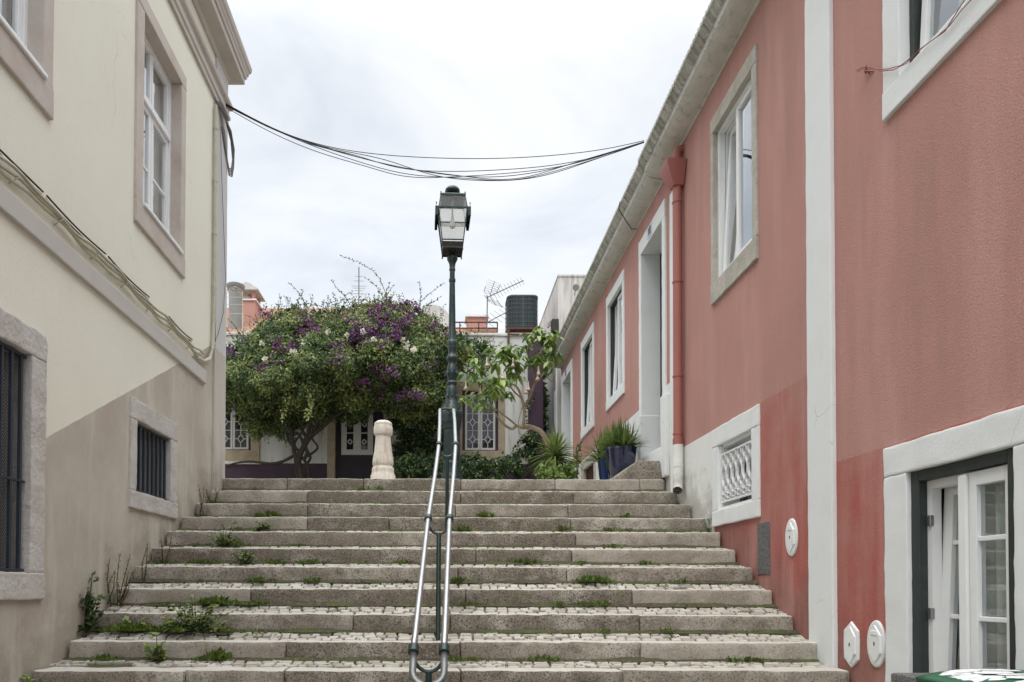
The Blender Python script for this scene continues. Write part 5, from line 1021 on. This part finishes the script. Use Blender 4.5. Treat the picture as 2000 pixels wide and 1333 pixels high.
for a in (([(594, 950), (588, 925), (583, 905), (590, 880), (604, 856), (622, 825)], .085, .05), ([(584, 905), (575, 885), (572, 862), (568, 838)], .06, .04), ([(590, 880), (600, 860), (585, 835)], .05, .035), ([(583, 912), (577, 896), (592, 868), (580, 845)], .05, .035), ([(600, 950), (602, 915), (590, 893)], .035, .03), ([(592, 895), (612, 884), (620, 873), (610, 858), (600, 838)], .035, .02), ([(575, 890), (560, 898), (552, 902)], .04, .03), ([(552, 902), (530, 906), (490, 902), (460, 905), (440, 912)], .04, .02), ([(604, 856), (635, 830), (660, 810), (700, 790)], .05, .03), ([(570, 850), (550, 820), (520, 790)], .045, .03), ([(600, 860), (612, 800), (640, 740)], .05, .03), ([(598, 945), (594, 915), (606, 895), (598, 872), (612, 845), (606, 815)], .04, .03), ([(586, 945), (578, 915), (588, 890), (575, 868), (590, 840), (580, 810)], .04, .025), ([(592, 900), (600, 884), (592, 866), (604, 846)], .045, .03), ([(610, 945), (604, 925), (596, 905)], .03, .03), ([(570, 870), (560, 850), (566, 825)], .03, .02)): limb(a[0], 16.4, a[1], a[2])
tk.build('trunk', 'bark', BO, smooth='all')
# -- ivy masses
ivm = ['leaf_iv1', 'leaf_iv2', 'leaf_d3', 'leaf_d2']
def ivy(name, poly, Yf, Yb, n, size, lab, cat='ivy', mats=ivm, pool=(0, 0, 1, 1, 2), cl=(.08, .16), per=26):
    mb = MB(); x0, x1 = min(p[0] for p in poly), max(p[0] for p in poly); y0, y1 = min(p[1] for p in poly), max(p[1] for p in poly)
    for _ in range(n):
        for t in range(60):
            u, v = rnd(x0, x1), rnd(y0, y1)
            if inside(poly, u, v) and noise.noise(Vector((u/28, v/28, 9))) > -.32: break
        clump(mb, P(u, v, rnd(Yf, Yb)), rnd(*cl), per, size, pool)
    return tag(mb.build(name, mats, auto=False), lab, cat)
ivy('ivy_mass', [(765, 800), (880, 820), (885, 880), (845, 870), (830, 905), (775, 900)], 17.2, 17.8, 230, .085, 'dark ivy curtain hanging below the climber beside the bollard')
ivy('ivy_hedge', [(765, 905), (800, 888), (880, 892), (935, 888), (960, 900), (990, 892), (1005, 905), (1005, 960), (765, 960)], 15.6, 16.6, 300, .085, 'low dark ivy hedge along the top of the steps behind the lamp')
ivy('ivy_strand', [(990, 905), (1012, 880), (1025, 850), (1045, 845), (1055, 870), (1035, 900), (1010, 935), (985, 940)], 17.2, 17.55, 90, .085, 'ivy creeping up the foot of the purple pier', cl=(.05, .10))
ivy('ivy_climber', [(1055, 660), (1067, 660), (1068, 940), (1056, 940)], 18.2, 18.9, 130, .07, 'narrow column of ivy growing up behind the purple pier', pool=(0, 1, 1, 2), cl=(.05, .09))
mb = MB()   # sparse climbing tendrils
for (pts) in ([(1048, 770), (1036, 785), (1028, 800), (1030, 850)], [(905, 712), (920, 725), (930, 738)], [(892, 708), (900, 722), (912, 730)], [(1020, 860), (1005, 880), (1010, 905)]):
    for k in range(36): t = random.random()*(len(pts)-1); i = min(len(pts)-2, int(t)); f_ = t-i; mb.leaf(P(lerp(pts[i][0], pts[i+1][0], f_)+rnd(-4, 4), lerp(pts[i][1], pts[i+1][1], f_)+rnd(-4, 4), 17.6), rv(), (0, -1, .2), .08, .06, random.choice((0, 1, 2)))
tag(mb.build('creeper', ivm, auto=False), 'sparse creeper tendrils trailing on the white wall and the pier', 'creeper')
# -- small tree with hanging pale trumpet flowers
TR = thing('small_tree', 'small leaning tree with big lime green leaves and peach trumpet flowers before the white house', 'tree', (P(1078, 900, 13.6).x, 13.6, gz(13.6)))
tr = MB()
for a in (([(1085, 935), (1075, 885), (1060, 848), (1038, 835), (1020, 835)], .085, .065), ([(1022, 836), (1010, 832), (1000, 838), (985, 830), (972, 815)], .055, .03), ([(1010, 832), (985, 812), (965, 798), (945, 792)], .032, .014), ([(1022, 836), (1024, 800), (1018, 775), (1008, 755), (985, 745)], .05, .022), ([(1022, 800), (1035, 775), (1045, 750), (1062, 730), (1078, 700)], .045, .014), ([(1018, 778), (1000, 760), (990, 735), (985, 700)], .022, .012), ([(1045, 750), (1040, 715), (1030, 690), (1035, 665)], .028, .012), ([(1040, 715), (1055, 690), (1062, 665)], .02, .01), ([(1062, 730), (1080, 745), (1075, 700), (1068, 672)], .016, .01), ([(972, 815), (960, 790), (968, 760), (978, 750)], .022, .012), ([(1008, 755), (1010, 720), (1000, 690)], .02, .01), ([(985, 745), (960, 735), (940, 722)], .016, .008), ([(1030, 690), (1010, 680), (990, 678)], .014, .008), ([(1038, 836), (1018, 850), (1012, 830), (1020, 795)], .014, .01)): limb(a[0], 13.6, a[1]*.72, a[2]*.7, dy=rnd(-.5, .4), mb=tr)
tr.build('trunk', 'bark_pale', TR, smooth='all')
lf = MB()
tips = [(985, 700), (990, 690), (1000, 688), (1035, 662), (1062, 665), (1068, 672), (1078, 655), (940, 722), (930, 745), (945, 792), (978, 750), (985, 745), (990, 678), (1012, 690), (955, 740), (968, 760), (900, 780), (1000, 725), (1075, 690), (1080, 700), (1045, 700), (1020, 680), (925, 705), (965, 715), (1055, 650), (985, 770), (950, 765), (1072, 720), (1010, 715), (880, 778), (1030, 705), (1060, 690), (970, 690), (1015, 735), (915, 735), (940, 775)]
for (u, v) in tips:
    c0_ = P(u, v, 13.6+rnd(-.45, .3))
    for k in range(13):
        c = c0_+Vector((rnd(-.12, .12), rnd(-.12, .12), rnd(-.06, .09))); a = rnd(0, 2*PI); d = Vector((math.cos(a), math.sin(a), rnd(-.75, .15))).normalized(); L_ = rnd(.13, .24)
        sd = d.cross(Vector((0, 0, 1))).normalized(); up = Vector((0, 0, 1)); w_ = L_*.22; mi = random.choice((0, 0, 1, 2, 2))
        vs = [c, c+d*L_*.3+sd*w_+up*.01, c+d*L_*.3-sd*w_+up*.01, c+d*L_*.68+sd*w_*.85-up*.03*L_/.15, c+d*L_*.68-sd*w_*.85-up*.03*L_/.15, c+d*L_-up*.07*L_/.15, c+d*L_*.3-up*.008, c+d*L_*.68-up*(.045*L_/.15)]
        lf.add(vs, [(0, 1, 6), (0, 6, 2), (1, 3, 7, 6), (2, 6, 7, 4), (3, 5, 7), (4, 7, 5)], mi)
lf.build('crown', ['leaf_lime1', 'leaf_lime2', 'leaf_lime3'], TR, auto=False)
for (u, v) in ((1002, 706), (982, 730), (1050, 732), (1052, 722), (1032, 752), (910, 750), (938, 760), (951, 705), (1028, 758)):
    c = P(u, v, 13.2); mb = MB(); mb.lathe([(.008, .07), (.014, .0), (.022, -.05), (.035, -.085), (.058, -.11)], c, 10); mb.build('trumpet_flower', 'leaf_peach', TR, smooth='all', auto=False)
# -- yucca and low shrub
def blades(mb, c, n, L_, w_, up0=.1, up1=1.0, mats=(0, 1), seg=5, droop=.5):
    for _ in range(n):
        a = rnd(0, 2*PI); el = rnd(up0, up1)*PI/2; d = Vector((math.cos(a)*math.cos(el), math.sin(a)*math.cos(el), math.sin(el))); l_ = L_*rnd(.7, 1.1); sd = d.cross(Vector((0, 0, 1)))
        if sd.length < .05: sd = Vector((1, 0, 0))
        sd.normalize(); vs = []; fs = []
        for k in range(seg+1):
            t = k/seg; p = Vector(c)+d*l_*t+Vector((0, 0, -droop*l_*t*t*math.cos(el))); ww = w_*(1-t**1.6)*(.6+.8*min(1, t*3))*.5
            vs += [p+sd*ww, p-Vector((0, 0, ww*.5)), p-sd*ww]
        for k in range(seg): a_ = 3*k; fs += [(a_, a_+1, a_+4, a_+3), (a_+1, a_+2, a_+5, a_+4)]
        mb.add(vs, fs, random.choice(mats))
YU = thing('yucca', 'spiky green yucca at the right end of the landing below the small tree', 'yucca', (P(1083, 930, 12.2).x, 12.2, gz(12.2)))
c = P(1084, 893, 12.2); mb = MB(); blades(mb, c, 150, .62, .030, -.25, .95, mats=(0, 1, 1)); blades(mb, c+Vector((0, 0, .08)), 60, .56, .030, .3, 1.0, mats=(1,)); blades(mb, c-Vector((.02, 0, .18)), 70, .48, .030, -.2, .5, mats=(0, 1)); mb.build('leaves', ['leaf_yu1', 'leaf_yu2'], YU, auto=False, smooth='all')
MB().tube([(c.x, 12.2, gz(12.2)-.05), (c.x+.01, 12.2, c.z-.2), c], [.05, .045, .04], 10).build('stem', 'bark', YU)
BS = MB(); c = P(1086, 925, 11.6)
for _ in range(50): clump(BS, c+Vector((rnd(-.28, .28), rnd(-.2, .2), rnd(-.2, .12))), .08, 14, .10, (0, 1, 2, 0))
tag(BS.build('leafy_bush', ['leaf_yu1', 'leaf_lime1', 'leaf_yu2'], auto=False), 'low leafy green bush growing at the foot of the yucca', 'bush')
mb = MB(); base = P(1128, 935, 12.8)
for k in range(3):
    pts = [P(1126+rnd(-6, 6), 935, 12.9), P(1128+rnd(-4, 4), 905, 12.9), P(1127+rnd(-6, 6), 885, 12.9), P(1130+rnd(-5, 5), 868, 12.9)]; mb.tube(pts, .007, 5, mi=2)
    for _ in range(12): t = rnd(0, 2.99); i = int(t); q_ = pts[i].lerp(pts[i+1], t-i); mb.leaf(q_, rv(), rv(), .10, .06, random.choice((0, 1)))
tag(mb.build('wall_plant', ['leaf_d3', 'leaf_yu1', 'bark'], auto=False), 'thin upright plant growing against the far pink wall', 'plant')
# -- potted plants
def pot(name, lab, u0, u1, vt, vb, Y, m, hb_, sq=True, tilt=0):
    a = P(u0, vt, Y); b = P(u1, vt, Y); cx = (a.x+b.x)/2; hw = (b.x-a.x)/2; zt2 = a.z; zb2 = gz(Y); po = thing(name, lab, 'plant pot', (cx, Y+hw, zb2)); mb = MB(); n = 32
    def ring(h_, z_): return [(cx+h_*math.copysign(abs(math.cos(t))**.62, math.cos(t)), Y+hw+h_*math.copysign(abs(math.sin(t))**.62, math.sin(t)), z_) for t in [2*PI*k/n for k in range(n)]]
    lv_ = [(hb_*hw*.92, zb2), (hb_*hw, zb2+.02), (lerp(hb_, 1, .55)*hw, lerp(zb2, zt2, .5)), (hw*.97, zt2-.03), (hw, zt2-.028), (hw, zt2), (hw*.9, zt2), (hw*.88, zt2-.05)]
    vs = []; 
    for (h_, z_) in lv_: vs += ring(h_, z_)
    mb.add(vs, [tuple(range(n))[::-1]]+[(k*n+i, k*n+(i+1) % n, (k+1)*n+(i+1) % n, (k+1)*n+i) for k in range(len(lv_)-1) for i in range(n)]); mb.add(ring(hw*.89, zt2-.05), [tuple(range(n))], 1)
    mb.build('pot', [m, 'soil'], po, smooth=True); return po, Vector((cx, Y+hw, zt2-.04)), hw
po, c, hw = pot('plant_pot', 'large dark blue glazed pot of strappy green leaves beside the doorstep', 1189, 1251, 871, 935, 10.0, 'glaze_blue', .62)
mb = MB(); blades(mb, c, 190, .52, .024, .25, 1.0, droop=.4, mats=(0, 1, 0)); 
for _ in range(12): o2 = Vector((rnd(-hw, hw)*.7, rnd(-hw, hw)*.7, 0)); blades(mb, c+o2, 18, .50, .022, .4, 1.0, droop=.35, mats=(0, 1))
mb.build('plant', ['leaf_yu1', 'leaf_yu2'], po, auto=False, smooth='all')
po, c, hw = pot('plant_pot', 'smaller bright blue pot half hidden behind the big dark blue pot', 1172, 1206, 895, 935, 11.2, 'glaze_light', .66)
mb = MB()
for _ in range(12): o2 = Vector((rnd(-hw, hw)*.7, rnd(-hw, hw)*.7, 0)); blades(mb, c+o2, 20, .64, .024, .2, 1.0, droop=.45, mats=(0, 1))
mb.build('plant', ['leaf_yu1', 'leaf_yu2'], po, auto=False, smooth='all')
# -- moss, grass tufts and small weeds in the joints of the steps
ms = MB()
def tuft(x, y, z, n, h_, spread, mats=(0, 1)):
    for _ in range(n):
        p = Vector((x+random.gauss(0, spread), y+random.gauss(0, spread*.35), z)); d = Vector((random.gauss(0, .5), random.gauss(-.1, .5), 1)).normalized()
        ms.leaf(p, d, rv(), h_*rnd(.5, 1.2), h_*(rnd(.16, .4) if random.random() < .6 else rnd(.5, .8)), random.choice(mats))
def xs_at(u, i): return P(u, 1000, NY[i]).x
patches = {1: [(480, 510, 1.0), (640, 800, .3)], 2: [(400, 470, .5), (560, 700, .3)], 3: [(395, 440, .8), (490, 560, 1.2), (930, 1010, .5), (1200, 1290, .4)], 4: [(380, 620, .8), (1090, 1130, 1.0), (1180, 1230, .6), (880, 960, .7)], 5: [(340, 640, 1.0), (880, 1010, .7), (1090, 1130, 1.2), (1130, 1330, .6)],
           6: [(300, 420, .6), (400, 640, 1.3), (700, 800, .5), (1000, 1300, .5)], 7: [(385, 620, 1.4), (700, 800, .5), (870, 900, 1.0), (1130, 1340, 1.3)], 8: [(300, 520, 2.0), (850, 960, .8), (1080, 1200, .5), (1300, 1400, .4)], 9: [(200, 460, 2.0), (470, 600, .6), (880, 1000, .8), (1150, 1300, .5)], 10: [(190, 460, 1.2), (880, 900, 1.2), (900, 1100, .5), (1350, 1500, .5)], 11: [(100, 300, 1.0), (300, 480, 1.2), (900, 1300, .5)]}
for i, ps in patches.items():
    if i >= len(NY): continue
    yb, zb3 = NY[i-1]-.012, NZ[i-1]-RHS[i-1]
    for (u0_, u1_, den) in ps:
        xa, xb = xs_at(u0_, i-1), xs_at(u1_, i-1)
        for _ in range(int((xb-xa)*44*den)+2):
            x = rnd(xa, xb); k9 = max(0, noise.noise(Vector((x*3.1, i*2.3, 7)))*2.2+.55)
            if k9 < .3 or random.random() > k9: continue
            tuft(x, yb-abs(random.gauss(0, .07)), zb3-.004, 12, .046*k9, .028)
    for _ in range(200):
        x = rnd(XL, XR)
        if noise.noise(Vector((x*1.7, i*5.2, 2))) < -.02: continue
        tuft(x, yb-abs(random.gauss(0, .008)), zb3-.006, 5, .014+.010*abs(noise.noise(Vector((x*2, i, 0)))), .02)
    for _ in range(90):
        x = rnd(XL, XR)*(1 if random.random() < .4 else -1 if False else 1); y = rnd(NY[i]+.16, yb); 
        if noise.noise(Vector((x*1.5, i*3.1, 4))) > -.05: tuft(x, y, lerp(NZ[i], zb3, (y-NY[i]-.15)/(yb-NY[i]-.15))-.008, 5, .018, .012)
tag(ms.build('joint_moss', ['leaf_moss', 'leaf_moss2'], auto=False), 'moss and tiny grass growing in the joints of the steps', 'moss', kind='stuff')
# litter of dry leaves on the treads
lt = MB()
for _ in range(420):
    i = random.randrange(1, 12); x = rnd(XL, XR) if random.random() < .5 else rnd(XL, -1.9); y = rnd(NY[i]+.12, NY[i-1]-.02); z = tread_z(y)+.006
    lt.leaf((x, y, z), (rnd(-1, 1), rnd(-1, 1), rnd(-.1, .25)), (0, 0, 1), rnd(.012, .04), rnd(.01, .02), random.choice((0, 1)))
tag(lt.build('leaf_litter', ['leaf_dry', 'dirt'], auto=False), 'scattered dry leaf litter on the treads', 'litter', kind='stuff')
def weed(name, lab, u, i, r, n, size, mats, pool, h_=1.0, Yo=-.04, cat='weed'):
    y = NY[i-1]+Yo-r*.4; x = P(u, 1000, y).x; z = NZ[i-1]-RHS[i-1]; mb = MB()
    for _ in range(n):
        a = rnd(0, 2*PI); q_ = Vector((x+r*math.cos(a)*random.random(), y+r*.5*math.sin(a)*random.random(), z+abs(random.gauss(0, .5))*r*h_)); st_ = Vector((x+.3*(q_.x-x), y, z))
        mb.tube([st_, q_], .0025, 4, mi=len(mats)-1)
        for k in range(3): mb.leaf(q_+rv()*.01, Vector((math.cos(a), math.sin(a)-.3, rnd(-.3, .5)))+rv()*.5, Vector((0, -.5, 1))+rv()*.4, size*rnd(.7, 1.3), size*rnd(.6, .9), random.choice(pool), fold=.15)
    return tag(mb.build(name, mats, auto=False), lab, cat)
wm = ['leaf_d2', 'leaf_d3', 'leaf_d4', 'leaf_lime1', 'leaf_d1']
weed('weed', 'bushy green weed on the fifth step from the top at the left', 437, 5, .15, 46, .050, wm, (0, 1, 1, 2))
weed('weed', 'large leafy weed spreading over the third step from the bottom left of the handrail', 385, 9, .24, 85, .058, wm, (0, 1, 2, 2))
weed('weed', 'tall dark green weed against the cream wall below the drain hole', 165, 9, .16, 85, .060, wm, (0, 0, 1, 4), 2.2)
weed('weed', 'pale green broad leaved weed standing on the second step from the bottom', 310, 10, .075, 34, .048, wm, (3, 2, 1), 2.0)
weed('weed', 'small fern like weed at the right wall beside the grille window', 1401, 4, .09, 30, .055, wm, (0, 1, 4), 1.8)
weed('weed', 'small yellow green weed in the joint left of the large leafy weed', 262, 9, .07, 20, .045, wm, (3, 2), 1.2)
weed('weed', 'green weed in the shade of the seventh step at the left', 480, 6, .12, 36, .04, wm, (1, 2, 0), 1.3)
weed('weed', 'yellow green tuft of weed among the cobbles at the lower left corner', 170, 11, .05, 24, .04, wm, (3, 3, 2), .9, Yo=-.16)
weed('weed', 'leafy weed at the very bottom left corner beside the cream wall', 40, 11, .10, 40, .05, wm, (2, 3, 1), 1.5, Yo=-.1)
weed('weed', 'broad leaved weed peeping over the lowest stone left of the handrail', 380, 12, .07, 14, .085, wm, (0, 1), 1.6, Yo=-.2)
weed('weed', 'small green weed on the fourth step from the top near the left wall', 515, 4, .10, 30, .045, wm, (1, 1, 0), 1.0)
weed('weed', 'weeds growing thick in the corner of the top landing beside the cream wall', 480, 1, .2, 50, .05, wm, (2, 3, 1), .7, Yo=.6)
# dry stalky weeds by the left wall
def stalk(u, i, h_, lab, n=3):
    mb = MB(); y = NY[i-1]-.08; x = max(P(u, 1000, y).x, XL+.04); z = NZ[i-1]-RHS[i-1]
    for k in range(n):
        b = Vector((x+rnd(-.05, .05), y+rnd(-.04, .04), z)); t_ = b+Vector((rnd(-.06, .10), rnd(-.05, .05), h_*rnd(.6, 1.05))); md = b.lerp(t_, .5)+Vector((rnd(-.03, .03), 0, 0)); mb.tube([b, md, t_], [.005, .004, .002], 5)
        for q_ in range(int(h_*90)): c = b.lerp(md, random.random()) if random.random() < .5 else md.lerp(t_, random.random()); mb.leaf(c+rv()*.012, rv(), rv(), .022, .011, random.choice((1, 1, 2)))
    tag(mb.build('dry_weed', ['bark', 'leaf_dry', 'leaf_d4'], auto=False), lab, 'weed')
stalk(392, 3, .42, 'tall dry seed stalk against the cream wall by the third step'); stalk(415, 2, .24, 'dry brown weed beside the corner of the cream building')
stalk(212, 8, .46, 'group of tall dry stalks left of the seventh step', 6); stalk(275, 7, .38, 'slender dry stalk rising against the beige wall below the barred window', 2); stalk(318, 6, .36, 'dry stalk beneath the corner of the small barred window', 2); stalk(240, 8, .30, 'short dry twiggy weed beside the tall stalks', 5)
# ================================================================== BIN (lower right corner)
BN = thing('recycling_bin', 'green wheeled bin with torn white paper on its lid in front of the near window', 'bin', (2.62, 3.0, -1.6))
x0, x1, y0, y1 = 2.22, 2.88, 2.55, 3.16; zt3 = P(1900, 1308, y1).z
mb = MB(); 
def frus(mb, a, b, za, zb_, mi=0):
    vs = [(x, y, za) for x, y in ((a[0], a[2]), (a[1], a[2]), (a[1], a[3]), (a[0], a[3]))]+[(x, y, zb_) for x, y in ((b[0], b[2]), (b[1], b[2]), (b[1], b[3]), (b[0], b[3]))]
    mb.add(vs, [(0, 1, 2, 3), (4, 5, 6, 7)]+[(k, (k+1) % 4, 4+(k+1) % 4, 4+k) for k in range(4)], mi)
frus(mb, (x0+.07, x1-.07, y0+.07, y1-.07), (x0+.01, x1-.01, y0+.01, y1-.01), -1.5, zt3-.07); mb.build('body', 'bin_green', BN, bevel=.015)
mb = MB(); mb.gbox(x0-.02, x1+.02, y0-.02, y1+.02, zt3-.075, zt3-.035, cs=.1, r=.012, amp=0); mb.build('rim', 'bin_green', BN, smooth=True)
mb = MB(); vs = []; n = 12
for i in range(n+1):
    for j in range(n+1):
        a, b = i/n, j/n; vs.append((lerp(x0-.025, x1+.025, a), lerp(y0-.03, y1+.01, b), zt3-.012-.035*(abs(a-.5)*2)**3+.012*b-.03*(1-b)**3))
fs = [(i*(n+1)+j, (i+1)*(n+1)+j, (i+1)*(n+1)+j+1, i*(n+1)+j+1) for i in range(n) for j in range(n)]; mb.add(vs, fs); ld = mb.build('lid', 'bin_green', BN, smooth='all'); so_ = ld.modifiers.new('s', 'SOLIDIFY'); so_.thickness = .018
def lidz(a, b): return zt3-.012-.035*(abs(a-.5)*2)**3+.012*b-.03*(1-b)**3+.003
mb = MB()
for _ in range(34):
    a, b = rnd(.03, .62), rnd(.45, .98)
    pts = []; m_ = 9; rr3 = rnd(.03, .07)
    ctr = (lerp(x0, x1, a), lerp(y0, y1, b))
    for k in range(m_): t = 2*PI*k/m_; q_ = (ctr[0]+rr3*rnd(.6, 1.2)*math.cos(t)*1.2, ctr[1]+rr3*rnd(.6, 1.2)*math.sin(t)*.6); aa = min(.99, max(.01, (q_[0]-x0)/(x1-x0))); bb = min(.99, max(.01, (q_[1]-y0)/(y1-y0))); pts.append((lerp(x0, x1, aa), lerp(y0, y1, bb), lidz(aa, bb)+_*.0001))
    mb.add(pts, [tuple(range(m_))])
mb.build('torn_paper', 'sticker_white', ld, auto=False)
for (a0_, a1_, b0_, b1_, m_, dz_) in ((.62, .84, .68, .90, 'sticker_red', .004), (.78, .99, .55, .93, 'sticker_blue', .0035)):
    mb = MB(); mb.add([(lerp(x0, x1, a), lerp(y0, y1, b), lidz(a, b)+dz_) for a, b in [(lerp(a0_, a1_, .5+.5*math.cos(t)), lerp(b0_, b1_, .5+.5*math.sin(t))) for t in [2*PI*k/18 for k in range(18)]]], [tuple(range(18))]); mb.build('sticker', m_, ld)
mb = MB(); mb.tube([(x0+.1, y1+.035, zt3-.06), (x1-.1, y1+.035, zt3-.06)], .014, 10)
for x in (x0+.1, x1-.1): mb.tube([(x, y1-.02, zt3-.06), (x, y1+.035, zt3-.06)], .012, 8)
mb.build('handle', 'bin_green', BN, smooth=True)
for x in (x0+.05, x1-.1): mb = MB(); mb.tube([(x, y1-.06, -1.5), (x+.05, y1-.06, -1.5)], .1, 20); mb.build('wheel', 'cable_black', BN, smooth=True)
# grey ledge left of the bin
mb = MB(); g0 = P(1772, 1318, 3.9); mb.gbox(2.62, XR-.03, 3.5, 4.0, -1.55, g0.z, cs=.1, r=.015, amp=.002); tag(mb.build('meter_box', 'grille_grey', smooth=True), 'low grey metal box standing beside the green bin under the window', 'box')
# ================================================================== lift everything to the eye height
for o in list(S.objects):
    if o.parent is None and o.type in ('MESH', 'EMPTY'): o.location.z += EYE
